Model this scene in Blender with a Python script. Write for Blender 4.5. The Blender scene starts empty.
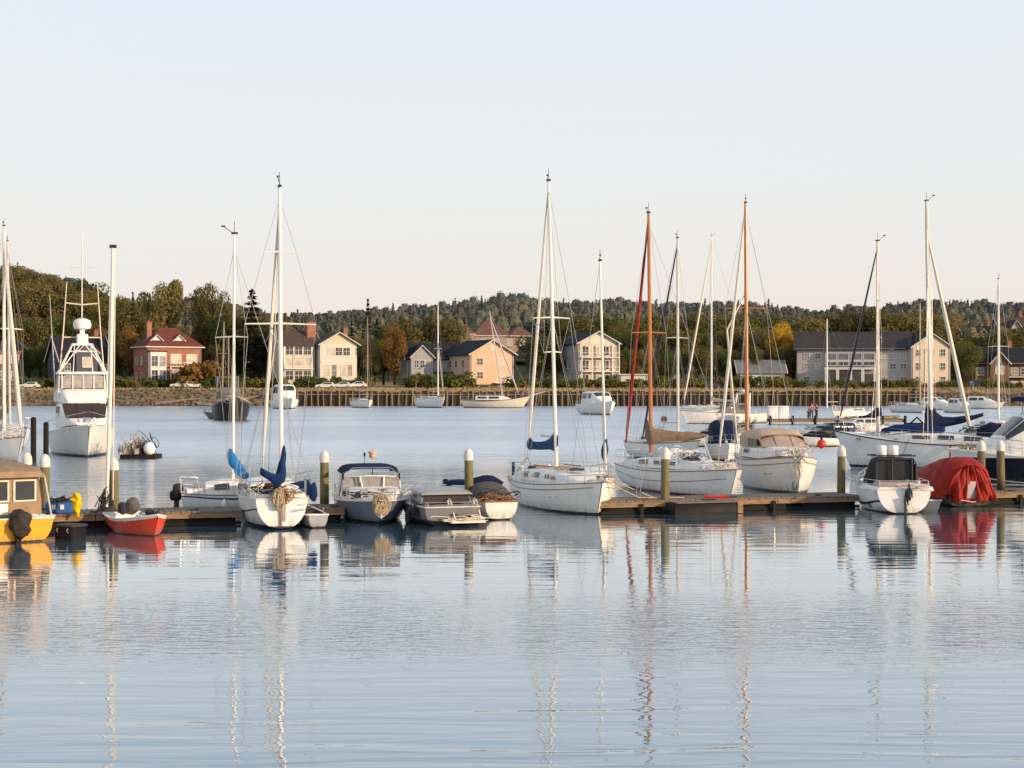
import bpy, math, random
from mathutils import Vector, Matrix
R = math.radians; PI = math.pi
rnd = random.Random(7)
scene = bpy.context.scene
COL = scene.collection
F, H, HY = 1500.0, 4.5, 384.0          # focal length in pixels, eye height in metres, horizon row
def Yw(y): return F*H/(y-HY)            # distance of a point of the water surface
def wx(px, Y): return (px-512)/F*Y
def wz(py, Y): return H-(py-HY)/F*Y
def view(px): return math.atan((512-px)/F)
def lerp(a, b, t): return a+(b-a)*t
def smooth(t):
    t = max(0., min(1., t)); return t*t*(3-2*t)
def interp(tab, x):
    if x <= tab[0][0]: return tab[0][1]
    for (a, b), (c, d) in zip(tab, tab[1:]):
        if x <= c: return lerp(b, d, (x-a)/(c-a))
    return tab[-1][1]

# ------------------------------------------------------------------ materials
class N:
    def __init__(s, name):
        s.m = bpy.data.materials.new(name); s.m.use_nodes = True
        s.t = s.m.node_tree; s.t.nodes.clear()
        s.out = s.t.nodes.new('ShaderNodeOutputMaterial')
    def n(s, typ, **kw):
        nd = s.t.nodes.new('ShaderNode'+typ)
        for k, v in kw.items():
            if k.startswith('i_'):
                key = k[2:]; key = int(key) if key.isdigit() else key.replace('_', ' ')
                if isinstance(v, bpy.types.NodeSocket): s.t.links.new(v, nd.inputs[key])
                else: nd.inputs[key].default_value = v
            else: setattr(nd, k, v)
        return nd
    def link(s, a, b): s.t.links.new(a, b)
    def math(s, op, a, b=0.0, c=0.0):
        nd = s.n('Math', operation=op)
        for i, v in enumerate((a, b, c)):
            if isinstance(v, bpy.types.NodeSocket): s.link(v, nd.inputs[i])
            else: nd.inputs[i].default_value = v
        return nd.outputs[0]
    def mix(s, fac, a, b, mode='MIX'):
        nd = s.n('Mix', data_type='RGBA', blend_type=mode)
        for i, v in ((0, fac), (6, a), (7, b)):
            if isinstance(v, bpy.types.NodeSocket): s.link(v, nd.inputs[i])
            elif i == 0: nd.inputs[0].default_value = v
            else: nd.inputs[i].default_value = (*v[:3], 1)
        return nd.outputs[2]
    def noise(s, vec, scale, detail=3, rough=.55):
        nd = s.n('TexNoise', i_Scale=scale, i_Detail=detail, i_Roughness=rough); s.link(vec, nd.inputs['Vector']); return nd.outputs[0]
    def coord(s, scale=(1, 1, 1), kind='Object'):
        tc = s.n('TexCoord'); mp = s.n('Mapping', i_Scale=scale); s.link(tc.outputs[kind], mp.inputs[0]); return mp.outputs[0]
    def rng(s, v, a, b, c, d):
        nd = s.n('MapRange', i_1=a, i_2=b, i_3=c, i_4=d); s.link(v, nd.inputs[0]); return nd.outputs[0]
    def bsdf(s, col, rough, metal=0, normal=None, **kw):
        p = s.n('BsdfPrincipled')
        if isinstance(col, bpy.types.NodeSocket): s.link(col, p.inputs['Base Color'])
        else: p.inputs['Base Color'].default_value = (*col[:3], 1)
        if isinstance(rough, bpy.types.NodeSocket): s.link(rough, p.inputs['Roughness'])
        else: p.inputs['Roughness'].default_value = rough
        p.inputs['Metallic'].default_value = metal
        if normal is not None: s.link(normal, p.inputs['Normal'])
        for k, v in kw.items(): p.inputs[k.replace('_', ' ')].default_value = v
        s.link(p.outputs[0], s.out.inputs[0]); return p
    def bump(s, h, strength=.3, dist=.02):
        b = s.n('Bump', i_Strength=strength, i_Distance=dist); s.link(h, b.inputs['Height']); return b.outputs[0]

MATS = {}
def mat(name, col, rough=.5, metal=0., var=.14, scale=3., bump=.0, bscale=25., stretch=(1, 1, 1), dirt=None, dirtamt=.35, **kw):
    if name in MATS: return MATS[name]
    k = N(name); v = k.coord(stretch)
    f = k.noise(v, scale, 5, .6)
    c = k.mix(1.0, col, k.n('CombineColor', i_0=k.rng(f, .25, .75, 1-var, 1+var), i_1=k.rng(f, .25, .75, 1-var, 1+var), i_2=k.rng(f, .25, .75, 1-var*1.1, 1+var*1.1)).outputs[0], 'MULTIPLY')
    if dirt:
        g = k.noise(k.coord((stretch[0]*2, stretch[1]*2, stretch[2]*.5)), scale*1.7, 6, .65)
        c = k.mix(k.math('MULTIPLY', k.rng(g, .48, .72, 0, 1), dirtamt), c, dirt)
    if rough >= .68 and 'Specular_IOR_Level' not in kw: kw['Specular_IOR_Level'] = .12
    nrm = k.bump(k.noise(v, bscale, 4), bump) if bump else None
    k.bsdf(c, k.rng(f, .3, .7, max(.03, rough-.08), min(1, rough+.08)), metal, nrm, **kw)
    MATS[name] = k.m; return k.m

def hull_mat(name, col, boot, zb=.08, under=(.03, .03, .035), rough=.32, grime=.32, top=None, ztop=99.):
    """gelcoat topsides, a boot stripe just above the water, streaks of grime running down"""
    if name in MATS: return MATS[name]
    k = N(name); tc = k.n('TexCoord'); sp = k.n('SeparateXYZ'); k.link(tc.outputs['Object'], sp.inputs[0]); z = sp.outputs[2]
    f = k.noise(tc.outputs['Object'], 1.6, 5, .6)
    c = k.mix(1.0, col, k.n('CombineColor', i_0=k.rng(f, .25, .75, .9, 1.06), i_1=k.rng(f, .25, .75, .9, 1.06), i_2=k.rng(f, .25, .75, .88, 1.06)).outputs[0], 'MULTIPLY')
    st = k.noise(k.coord((7, 7, .6)), 1.6, 5, .6)
    fall = k.rng(z, 0.05, 1.1, 1., .25)
    c = k.mix(k.math('MULTIPLY', k.math('MULTIPLY', k.rng(st, .5, .75, 0, 1), fall), grime), c, (.24, .18, .11))
    if top: c = k.mix(k.math('GREATER_THAN', z, ztop), c, top)
    scum = k.math('MULTIPLY', k.rng(z, zb+.02, zb+.30, .55, 0), k.rng(k.noise(k.coord((3, 3, 1)), 2.2, 5, .65), .4, .65, .15, 1)); c = k.mix(scum, c, (.16, .14, .07))
    wl = k.math('ADD', z, k.rng(st, .3, .7, -.02, .02))
    c = k.mix(k.math('LESS_THAN', wl, zb), c, boot)
    c = k.mix(k.math('LESS_THAN', wl, zb*.35), c, under)
    k.bsdf(c, k.rng(f, .3, .7, rough-.06, rough+.1), 0, None, **({'Specular_IOR_Level': .15} if max(col) < .06 and rough > .3 else {}))
    MATS[name] = k.m; return k.m

CAPW = mat('piling_cap', (.66, .64, .6), .6, var=.15, dirt=(.25, .22, .17), dirtamt=.5)
WHITE = mat('gelcoat_white', (.8, .78, .74), .35, dirt=(.3, .26, .2), dirtamt=.28)
DECKW = mat('deck_white', (.72, .70, .67), .55, scale=4, dirt=(.3, .27, .22), dirtamt=.35, bump=.15)
CREAM = mat('gelcoat_cream', (.68, .6, .47), .4, dirt=(.3, .24, .15), dirtamt=.3)
CABW = mat('cabin_white', (.79, .77, .73), .38, dirt=(.35, .3, .22), dirtamt=.25)
ALU = mat('mast_aluminium', (.62, .58, .52), .42, .25, var=.08)
WMAST = mat('mast_white', (.74, .7, .63), .4, 0, var=.07)
WOODM = mat('mast_varnished_wood', (.42, .15, .045), .35, var=.2, stretch=(6, 6, .5), scale=4)
STEEL = mat('stainless_steel', (.6, .6, .6), .25, .9, var=.06)
WIRE = mat('rigging_wire', (.48, .45, .41), .45, .5, var=.05)
RWIRE = mat('rope_tan', (.42, .33, .21), .9, var=.25, scale=20)
BLACK = mat('rubber_black', (.010, .010, .011), .6, var=.3, Specular_IOR_Level=.15)
NAVY = mat('canvas_navy', (.012, .019, .048), .85, var=.3, scale=6, bump=.5, bscale=9)
BLUEC = mat('canvas_blue', (.012, .032, .105), .85, var=.3, scale=6, bump=.5, bscale=9)
BRIGHTB = mat('canvas_bright_blue', (.02, .16, .42), .8, var=.25, scale=6, bump=.5, bscale=9)
SLATEB = mat('canvas_slate_blue', (.035, .07, .14), .85, var=.3, scale=6, bump=.5, bscale=9)
BROWNC = mat('canvas_brown', (.2, .14, .10), .9, var=.3, scale=6, bump=.5, bscale=9)
TANL = mat('canvas_pale_tan', (.5, .39, .28), .85, var=.2, scale=4, bump=.5, bscale=7)
TANC = mat('canvas_tan', (.31, .21, .135), .85, var=.22, scale=4, bump=.5, bscale=7)
BLACKC = mat('canvas_black', (.014, .015, .018), .8, var=.3, scale=6, bump=.4, bscale=9)
GREYC = mat('canvas_grey', (.2, .19, .18), .9, var=.25, scale=6, bump=.4, bscale=9)
REDC = mat('tarpaulin_red', (.26, .012, .007), .62, var=.45, Specular_IOR_Level=.25, scale=3, bump=.6, bscale=5)
REDROPE = mat('furled_sail_red', (.24, .035, .025), .8, var=.25, stretch=(3, 3, 1))
DARKROPE = mat('furled_sail_dark', (.03, .033, .045), .8, var=.25)
SAILW = mat('furled_sail_white', (.68, .62, .53), .8, var=.15, stretch=(3, 3, 1), scale=5)
GLASS = mat('tinted_glass', (.02, .022, .026), .08, var=.3, Specular_IOR_Level=.8)
BRGLASS = mat('brown_tinted_glass', (.045, .026, .02), .12, var=.3)
TEAK = mat('teak', (.26, .13, .06), .6, var=.3, stretch=(1, 8, 8), scale=3)
RED = mat('red_plastic', (.55, .02, .02), .4, var=.15)
YELLOWP = mat('yellow_cloth', (.75, .48, .015), .7, var=.2, scale=8)
GREYP = mat('grey_plastic', (.22, .22, .22), .5, var=.15)
DKGREY = mat('charcoal_plastic', (.04, .04, .044), .6, var=.2, Specular_IOR_Level=.2)
CLEARV = mat('vinyl_window', (.42, .30, .22), .15, var=.3)
GREENP = mat('green_glaze', (.05, .09, .05), .5)

# ------------------------------------------------------------------ mesh builder
class MB:
    def __init__(s): s.v = []; s.f = []
    def add(s, vs, fs):
        o = len(s.v); s.v += [tuple(p) for p in vs]; s.f += [tuple(i+o for i in f) for f in fs]; return s
    def box(s, c, d, rz=0, rx=0, top=1.0):
        x, y, z = (k/2 for k in d)
        M = Matrix.Translation(c) @ Matrix.Rotation(rz, 4, 'Z') @ Matrix.Rotation(rx, 4, 'X')
        vs = [M @ Vector(p) for p in ((-x, -y, -z), (x, -y, -z), (x, y, -z), (-x, y, -z), (-x*top, -y*top, z), (x*top, -y*top, z), (x*top, y*top, z), (-x*top, y*top, z))]
        return s.add(vs, [(3, 2, 1, 0), (4, 5, 6, 7), (0, 1, 5, 4), (1, 2, 6, 5), (2, 3, 7, 6), (3, 0, 4, 7)])
    def bbox(s, c, d, bev=.03, rz=0):
        """box with chamfered vertical and top edges"""
        x, y, z = (k/2 for k in d); b = min(bev, x*.45, y*.45, z*.9)
        def ring(ix, zz): return [(-x+ix+b, -y+ix, zz), (x-ix-b, -y+ix, zz), (x-ix, -y+ix+b, zz), (x-ix, y-ix-b, zz), (x-ix-b, y-ix, zz), (-x+ix+b, y-ix, zz), (-x+ix, y-ix-b, zz), (-x+ix, -y+ix+b, zz)]
        rows = [ring(0, -z), ring(0, z-b), ring(b*.7, z)]
        M = Matrix.Translation(c) @ Matrix.Rotation(rz, 4, 'Z')
        o = len(s.v)
        s.grid([[M @ Vector(p) for p in r] for r in rows], closed=True)
        s.f.append(tuple(o+16+i for i in range(8))); s.f.append(tuple(o+7-i for i in range(8)))
        return s
    def grid(s, rows, closed=False, cap0=False, cap1=False):
        n = len(rows[0]); vs = [p for r in rows for p in r]; fs = []
        for i in range(len(rows)-1):
            for j in range(n if closed else n-1):
                k = (j+1) % n; fs.append((i*n+j, i*n+k, (i+1)*n+k, (i+1)*n+j))
        if cap0: fs.append(tuple(range(n-1, -1, -1)))
        if cap1: fs.append(tuple((len(rows)-1)*n+j for j in range(n)))
        return s.add(vs, fs)
    def tube(s, pts, r, n=6):
        pts = [Vector(p) for p in pts]; rs = r if isinstance(r, (list, tuple)) else [r]*len(pts)
        rows = []; up = None
        for i, p in enumerate(pts):
            d = (pts[min(i+1, len(pts)-1)]-pts[max(i-1, 0)]).normalized()
            if up is None or abs(up.dot(d)) > .95: up = Vector((0, 0, 1)) if abs(d.z) < .9 else Vector((0, 1, 0))
            a = d.cross(up).normalized(); b = a.cross(d); up = b
            rows.append([p+(a*math.cos(2*PI*k/n)+b*math.sin(2*PI*k/n))*rs[i] for k in range(n)])
        return s.grid(rows, True, True, True)
    def lathe(s, prof, n=12, c=(0, 0, 0), ax='Z'):
        rows = []
        for r, z in prof:
            row = []
            for k in range(n):
                a = 2*PI*k/n; p = Vector((r*math.cos(a), r*math.sin(a), z))
                if ax == 'X': p = Vector((p.z, p.x, p.y))
                if ax == 'Y': p = Vector((p.y, p.z, p.x))
                row.append(p+Vector(c))
            rows.append(row)
        return s.grid(rows, True, True, True)
    def ball(s, c, r, nu=10, nv=6):
        r = r if isinstance(r, (tuple, list)) else (r, r, r)
        rows = []
        for i in range(nv+1):
            a = -PI/2+PI*(i+.02)/(nv+.04)
            rows.append([(c[0]+r[0]*math.cos(a)*math.cos(2*PI*k/nu), c[1]+r[1]*math.cos(a)*math.sin(2*PI*k/nu), c[2]+r[2]*math.sin(a)) for k in range(nu)])
        return s.grid(rows, True, True, True)
    def quad(s, *p): return s.add(p, [tuple(range(len(p)))])
    def jitter(s, amt, fq, seed=0):
        from mathutils import noise
        out = []
        for p in s.v:
            d = noise.noise_vector(Vector(p)*fq+Vector((seed*7.1, seed*3.3, 0)))
            out.append((p[0]+d.x*amt, p[1]+d.y*amt, p[2]+d.z*amt))
        s.v = out; return s
    def build(s, name, m, parent=None, sharp=38):
        me = bpy.data.meshes.new(name); me.from_pydata(s.v, [], s.f); me.update()
        if sharp:
            me.shade_smooth(); me.set_sharp_from_angle(angle=R(sharp))
        if m: me.materials.append(m)
        o = bpy.data.objects.new(name, me); COL.objects.link(o)
        if parent: o.parent = parent
        return o

def tag(o, label, cat, group=None, kind=None):
    if label: o['label'] = label
    if cat: o['category'] = cat
    if group: o['group'] = group
    if kind: o['kind'] = kind
    return o
def empty(name, loc, rz=0, label=None, cat=None, group=None):
    o = bpy.data.objects.new(name, None); COL.objects.link(o); o.location = loc; o.rotation_euler = (0, 0, rz)
    o.empty_display_size = .3
    return tag(o, label, cat, group)
def kids(o): return [c for c in bpy.data.objects if c.parent == o]
def copy_tree(o, parent=None, ch=None):
    c = o.copy(); COL.objects.link(c)
    if parent: c.parent = parent
    for k in (kids(o) if ch is None else ch): copy_tree(k, c)
    return c

# ------------------------------------------------------------------ arch lofts (cabins, hoods, covers)
def arch_at(st, x):
    if x <= min(st[0][0], st[-1][0]): return (x,)+tuple((st[0] if st[0][0] < st[-1][0] else st[-1])[1:])
    for a, b in zip(st, st[1:]):
        lo, hi = (a, b) if a[0] <= b[0] else (b, a)
        if lo[0] <= x <= hi[0]:
            t = (x-lo[0])/max(1e-6, hi[0]-lo[0]); return (x,)+tuple(lerp(p, q, t) for p, q in zip(lo[1:], hi[1:]))
    return (x,)+tuple((st[-1] if st[0][0] < st[-1][0] else st[0])[1:])
def arch_pt(s4, ang, e, off=0):
    x, w, zb, h = s4; c, q = math.cos(ang), math.sin(ang)
    y = math.copysign(abs(c)**e, c); z = max(q, 0)**e
    nx, nz = y/max(w, .01), z/max(h, .01); l = math.hypot(nx, nz) or 1
    return (x, w*y+off*nx/l, zb+h*z+off*nz/l)
def arch(mb, st, e=.45, n=16, caps=True):
    rows = [[arch_pt(s4, PI*k/n, e) for k in range(n+1)] for s4 in st]
    return mb.grid(rows, False, caps, caps)
def patch(mb, st, xa, xb, a0, a1, e=.45, off=.015, nx=5, na=5):
    """a piece of the arch surface between two x and two angles (degrees), set a little proud"""
    rows = [[arch_pt(arch_at(st, lerp(xa, xb, i/nx)), R(lerp(a0, a1, j/na)), e, off) for j in range(na+1)] for i in range(nx+1)]
    return mb.grid(rows)
def side_angles(g0, g1, e):
    f = lambda g: math.degrees(math.asin(min(1, g**(1/e)))); return f(g0), f(g1)

# ------------------------------------------------------------------ boats (local x forward, z up, origin on the waterline amidships)
class Boat:
    def __init__(s, name, label, cat, x, y, rz, group=None):
        s.o = empty(name, (x, y, 0), rz, label, cat, group)
    def part(s, name, mb, m, parent=None, sharp=38): return mb.build(name, m, parent or s.o, sharp)
    def hull(s, L, B, fs, fm, fb, m, tr=.6, draft=.3, rake=.5, trake=.1, full=2.2, p=.7, q=1.0, flare=.3, keel0=.0, rail=None, railr=.03, tm=None, nst=22, ns=9):
        s.L, s.B = L, B
        c2 = 2*(fs+fb-2*fm); c1 = fb-fs-c2
        s.zs = lambda t: fs+c1*t+c2*t*t
        def bw(t):
            if t < .42: f = tr+(1-tr)*math.sin(PI/2*t/.42)
            else: f = 1-((t-.42)/.58)**full
            return B/2*max(f, .012)
        def zk(t): return lerp(keel0, -draft, smooth(t/.35)) if t < .35 else -draft*(1-((t-.35)/.65)**3.5)-.02
        s.bw = bw
        def pt(t, a, sd=1, off=0):
            th = a*PI/2; top, bot = s.zs(t), zk(t)
            w = math.sin(th)**p; hh = 1-math.cos(th)**q
            w *= lerp(1, a**flare, smooth((t-.4)/.6)) if a > 0 else 0
            z = bot+(top-bot)*hh; x = -L/2+L*t
            x += rake*(z-top)/max(top, .2)*t**5 - trake*(z/max(top, .2))*(1-t)**6
            return (x, sd*(bw(t)*w+off), z)
        s.pt = pt
        rows = []
        for i in range(nst+1):
            t = i/nst; t = 1-(1-t)**1.25
            rows.append([pt(t, 1-j/ns, 1) for j in range(ns)]+[pt(t, 0)]+[pt(t, 1-j/ns, -1) for j in range(ns-1, -1, -1)])
        h = MB().grid(rows)
        if not tm: h.f.append(tuple(range(2*ns, -1, -1)))
        s.hullo = s.part('hull', h, m, sharp=40)
        if tm: s.part('transom', MB().quad(*reversed(rows[0])), tm)
        if rail:
            r = MB()
            for sd in (1, -1): r.tube([pt(i/20, 1, sd, .005) for i in range(21)], railr, 5)
            r.tube([pt(0, 1, 1), pt(0, 1, -1)], railr, 5)
            s.part('rub_rail', r, rail)
        return s
    def sheer(s, t, sd=1, inset=0, up=0):
        x, y, z = s.pt(t, 1, sd); return (x, y-sd*inset, z+up)
    def deck(s, m, t0=0, t1=1, camber=.06, drop=.01, inset=.015, n=16):
        rows = []
        for i in range(n+1):
            t = lerp(t0, t1, i/n); x, y, z = s.pt(t, 1); y = max(y-inset, .002)
            rows.append([(x, y*k, z-drop+camber*(1-k*k)*min(1, y*2)) for k in (1, .6, .2, -.2, -.6, -1)])
        s.part('deck', MB().grid(rows), m); return s
    def inside(s, m, t0=.02, t1=.74, floor=.05, inset=.07, n=14):
        """open boat: inner skin down to a floor"""
        rows = []
        for i in range(n+1):
            t = lerp(t0, t1, i/n); top = s.sheer(t, 1, 0); y = max(top[1]-inset, .02); yo = max(top[1]-.004, .01)
            fl = min(floor, top[2]-.06); a = 0
            while a < 1 and s.pt(t, a)[2] < fl: a += .02
            k = max(.01, min(.8, (s.pt(t, a)[1]-.05)/y))
            rows.append([(top[0], yo, top[2]+.004), (top[0], y, top[2]+.004), (top[0], y*k, fl), (top[0], -y*k, fl), (top[0], -y, top[2]+.004), (top[0], -yo, top[2]+.004)])
        s.part('inner_hull', MB().grid(rows, cap0=True, cap1=True), m)
        s.part('foredeck', MB().grid([[(s.sheer(t)[0], s.sheer(t)[1]*k, s.sheer(t)[2]+.005+.03*(1-k*k)) for k in (1, .4, -.4, -1)] for t in (lerp(t1-.01, .995, i/5) for i in range(6))]), m); return s
    def thwart(s, t, w, m, down=.1):
        x, y, z = s.sheer(t); s.part('seat', MB().box((x, 0, z-down), (w, 2*y-.08, .04)), m); return s
    def stripe(s, z0, z1, m, name='stripe', off=.006, t0=0, t1=.995, sides=(1, -1)):
        """painted band below the sheer; z0,z1 are fractions of the section angle"""
        mb = MB()
        for sd in sides:
            mb.grid([[s.pt(lerp(t0, t1, i/24), a, sd, off) for a in (z0, z1)] for i in range(25)])
        s.part(name, mb, m); return s
    def cabin(s, st, m, e=.4, name='cabin', wins=(), wm=None, wname='window', n=16):
        c = s.part(name, arch(MB(), st, e, n), m, sharp=35)
        for w in wins:
            xa, xb, g0, g1 = w[:4]
            if len(w) > 4 and w[4] == 'top':
                s.part(wname, patch(MB(), st, xa, xb, g0, g1, e), wm or GLASS, c); continue
            a0, a1 = side_angles(g0, g1, e)
            for lo, hi in ((a0, a1), (180-a1, 180-a0)):
                s.part(wname, patch(MB(), st, xa, xb, lo, hi, e), wm or GLASS, c)
        return c
    def coaming(s, t0, t1, w, m, h=.18):
        z = s.zs((t0+t1)/2); x0, x1 = -s.L/2+t0*s.L, -s.L/2+t1*s.L; mb = MB()
        for sd in (1, -1):
            mb.grid([[(x, sd*(w+.05), z), (x, sd*w, z+h), (x, sd*(w-.08), z+h), (x, sd*(w-.1), z-.02)] for x in (x0, x1)], False, True, True)
        mb.box((x0, 0, z+h*.45), (.08, 2*w-.1, h*.9))
        s.part('coaming', mb, m)
        s.part('cockpit_sole', MB().box((lerp(x0, x1, .5), 0, z+.075), (x1-x0-.1, 2*w-.22, .03)), TEAK); return s
    def rails(s, h=.5, pul=.14, push=.12, n=4, m=None, r=.012):
        m = m or STEEL
        p = MB(); a, b = s.sheer(1-pul, 1, .05), s.sheer(1-pul, -1, .05); f = s.sheer(1, 1)
        p.tube([a, (a[0], a[1], a[2]+h), (f[0]+.05, .1, f[2]+h+.06), (f[0]+.05, -.1, f[2]+h+.06), (b[0], b[1], b[2]+h), b], r*1.3, 5)
        for sd in (1, -1):
            q = s.sheer(1-pul*.45, sd, .04); p.tube([q, (q[0]+.05, q[1], q[2]+h)], r*1.2, 5)
        p.tube([(a[0], a[1], a[2]+h*.5), (f[0], .08, f[2]+h*.5), (f[0], -.08, f[2]+h*.5), (b[0], b[1], b[2]+h*.5)], r, 4)
        s.part('pulpit', p, m)
        p = MB(); c = s.sheer(push, 1, .05); d = s.sheer(push, -1, .05); e1, e2 = s.sheer(.0, 1, .08), s.sheer(.0, -1, .08)
        for q in (.5, 1):
            p.tube([(k[0], k[1], k[2]+h*q) for k in (c, e1, e2, d)], r*(.7+.5*q), 5)
        for k in (c, d, e1, e2): p.tube([k, (k[0], k[1], k[2]+h)], r*1.2, 5)
        s.part('pushpit', p, m)
        for sd in (1, -1):
            tops = [(c[0], sd*abs(c[1]), c[2]+h)]
            for i in range(1, n+1):
                k = s.sheer(lerp(push, 1-pul, i/(n+1)), sd, .05); s.part('stanchion', MB().tube([k, (k[0], k[1], k[2]+h)], r, 5), m)
                tops.append((k[0], k[1], k[2]+h))
            tops.append((a[0], sd*abs(a[1]), a[2]+h))
            l = MB().tube(tops, .007, 4); l.tube([(x, y, z-h*.5) for x, y, z in tops], .006, 4)
            s.part('lifeline', l, WIRE)
        return s
    def mast(s, x, zb, ht, r=.07, m=None, off=(0, 0), spreaders=((.55, .7),), shroud_t=None, fore=1.0, back=0.0, fork=1.0, gear=True, y=0, sa=0.):
        m = m or ALU; r *= .87; s.mx, s.mb, s.mh, s.mo = x, zb, ht, off
        P = lambda k: (x+off[0]*k, y+off[1]*k, zb+ht*k)
        s.mp = P
        mo = s.part('mast', MB().tube([P(0), P(.5), P(.94), P(1)], [r, r*.95, r*.75, r*.6], 8), m)
        if gear:
            g = MB().box((P(1)[0], P(1)[1], P(1)[2]+.03), (.22, .1, .07)); t = P(1)
            g.tube([t, (t[0], t[1], t[2]+.45)], .01, 4); g.tube([(t[0]-.1, t[1], t[2]+.06), (t[0]-.35, t[1]+.1, t[2]+.25)], .012, 4)
            g.box((t[0]-.38, t[1]+.1, t[2]+.27), (.14, .05, .05))
            s.part('masthead_gear', g, DKGREY, mo)
        for k, hl in spreaders:
            c = P(k)
            s.part('spreader', MB().tube([(c[0]-.08-hl*math.sin(sa), c[1]-hl*math.cos(sa), c[2]), (c[0], c[1], c[2]+.03), (c[0]-.08+hl*math.sin(sa), c[1]+hl*math.cos(sa), c[2])], [.02, .035, .02], 6), m, mo)
        st = shroud_t if shroud_t is not None else (x+s.L/2)/s.L
        for sd in (1, -1):
            b = s.sheer(min(.97, max(.03, st)), sd, .06); w = MB(); top = P(fork*.99)
            if spreaders:
                tips = [(P(k)[0]-.08+sd*hl*math.sin(sa), P(k)[1]+sd*hl*math.cos(sa), P(k)[2]) for k, hl in reversed(spreaders)]
                w.tube([top]+tips+[b], .008, 4); k = P(spreaders[0][0]); w.tube([k, (b[0]-.25, b[1], b[2])], .007, 4)
                w.tube([k, (b[0]+.25, b[1], b[2])], .006, 4)
            else: w.tube([top, b], .008, 4)
            s.part('shroud', w, WIRE)
        if fore is not None: s.part('forestay', MB().tube([P(fork*.985), s.sheer(fore)[:1]+(0, s.zs(fore)+.05)], .009, 4), WIRE)
        if back is not None: s.part('backstay', MB().tube([P(.995), (-s.L/2+back*s.L, 0, s.zs(0)+.1)], .009, 4), WIRE)
        return s
    def furled(s, to, m, r=.06, k=.96, z=None, low=.06):
        a = s.mp(k); b = (to[0], to[1], to[2]); pts = [tuple(lerp(p, q, f) for p, q in zip(a, b)) for f in (.01, .2, .5, .8, 1-low)]
        s.part('furled_sail', MB().tube(pts, [r*.45, r*.8, r, r*1.05, r*.55], 7), m)
        s.part('furler_stay', MB().tube([a, b], .012, 4), WIRE); return s
    def boom(s, ln, z, m, cover=None, ch=1.1, ce=.28, dy=0, cw=.13, droop=0, lowmast=0, sag=0):
        """boom running aft (or forward if ln<0) of the mast with a gathered sail cover"""
        x, y, _ = s.mp((z-s.mb)/s.mh); e = (x-ln, y+dy, z-droop)
        b = s.part('boom', MB().tube([(x, y, z), e], .045, 7), m)
        if cover:
            rows = []; nn = 18
            for i in range(nn+1):
                f = i/nn; cx, cy, cz = (lerp(p, q, f*.97-.02*(ln > 0)) for p, q in zip((x, y, z), e))
                top = cz+ce*(1-.5*f)+(ch-ce)*math.exp(-f*7); bot = cz-.1-lowmast*math.exp(-f*9)-sag*math.sin(PI*f); w = cw*(1-.35*f)+.03*math.sin(i*2.1)
                rows.append([(cx, cy+w*math.cos(a), (top+bot)/2+(top-bot)/2*math.sin(a)) for a in (2*PI*q/10 for q in range(10))])
            s.part('sail_cover', MB().grid(rows, True, True, True).jitter(.05, 2.2, ln), cover, sharp=60)
        return s
    def outboard(s, pos, sc=1., m=None, lean=.0):
        m = m or DKGREY; x, y, z = pos
        rows = []
        for zz, a, b in ((0, .16, .11), (.08, .24, .16), (.3, .25, .17), (.42, .2, .14), (.47, .1, .07)):
            rows.append([(x+a*sc*math.cos(t)-lean*zz, y+b*sc*math.sin(t), z+zz*sc) for t in (2*PI*i/10 for i in range(10))])
        o = s.part('outboard_motor', MB().grid(rows, True, True, True), m)
        l = MB().tube([(x, y, z+.02), (x-.02, y, z-.85*sc)], [.08*sc, .05*sc], 7).box((x-.05, y, z-.62*sc), (.28*sc, .2*sc, .02)).lathe([(.04*sc, -.2*sc), (.06*sc, 0), (.03*sc, .15*sc)], 8, (x-.03, y, z-.82*sc), 'X')
        s.part('outboard_leg', l, DKGREY, o); return s
    def fender(s, t, sd, m=None, drop=.45, r=.1):
        x, y, z = s.sheer(t, sd, -.12)
        f = s.part('fender', MB().lathe([(.02, -.36), (r*.7, -.33), (r, -.25), (r, .1), (r*.7, .18), (.03, .22)], 9, (x, y, z-drop+.1)), m or WHITE)
        s.part('fender_line', MB().tube([(x, y, z-drop+.3), (x, y-sd*.14, z+.02)], .01, 4), RWIRE, f); return s
    def rope_bunch(s, c, sz, seed, m=None, n=40, name='rope_coil'):
        r = random.Random(seed); mb = MB(); n = max(n, 24)
        mb.tube([(c[0]-sz[0]*.35, c[1]-sz[1]*.3, c[2]), c, (c[0]+sz[0]*.35, c[1]+sz[1]*.3, c[2])], .02, 5)
        for i in range(n):               # loops of line lying and hanging every way
            o = Vector((r.gauss(0, .3)*sz[0], r.gauss(0, .3)*sz[1], r.gauss(0, .3)*sz[2])); q = r.uniform(.25, .5); a0 = r.random()*6; ar = r.uniform(2.5, 6.3); ti, tj = r.uniform(-1, 1), r.uniform(-1, 1)
            p = [(c[0]+o.x+q*sz[0]*.55*math.cos(a)*ti, c[1]+o.y+q*sz[1]*.6*math.sin(a), c[2]+o.z+q*sz[2]*.8*math.cos(a+tj)) for a in (a0+ar*k/8 for k in range(9))]
            mb.tube(p, r.choice((.011, .014, .018)), 4)
        s.part(name, mb, m or RWIRE); return s
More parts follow.
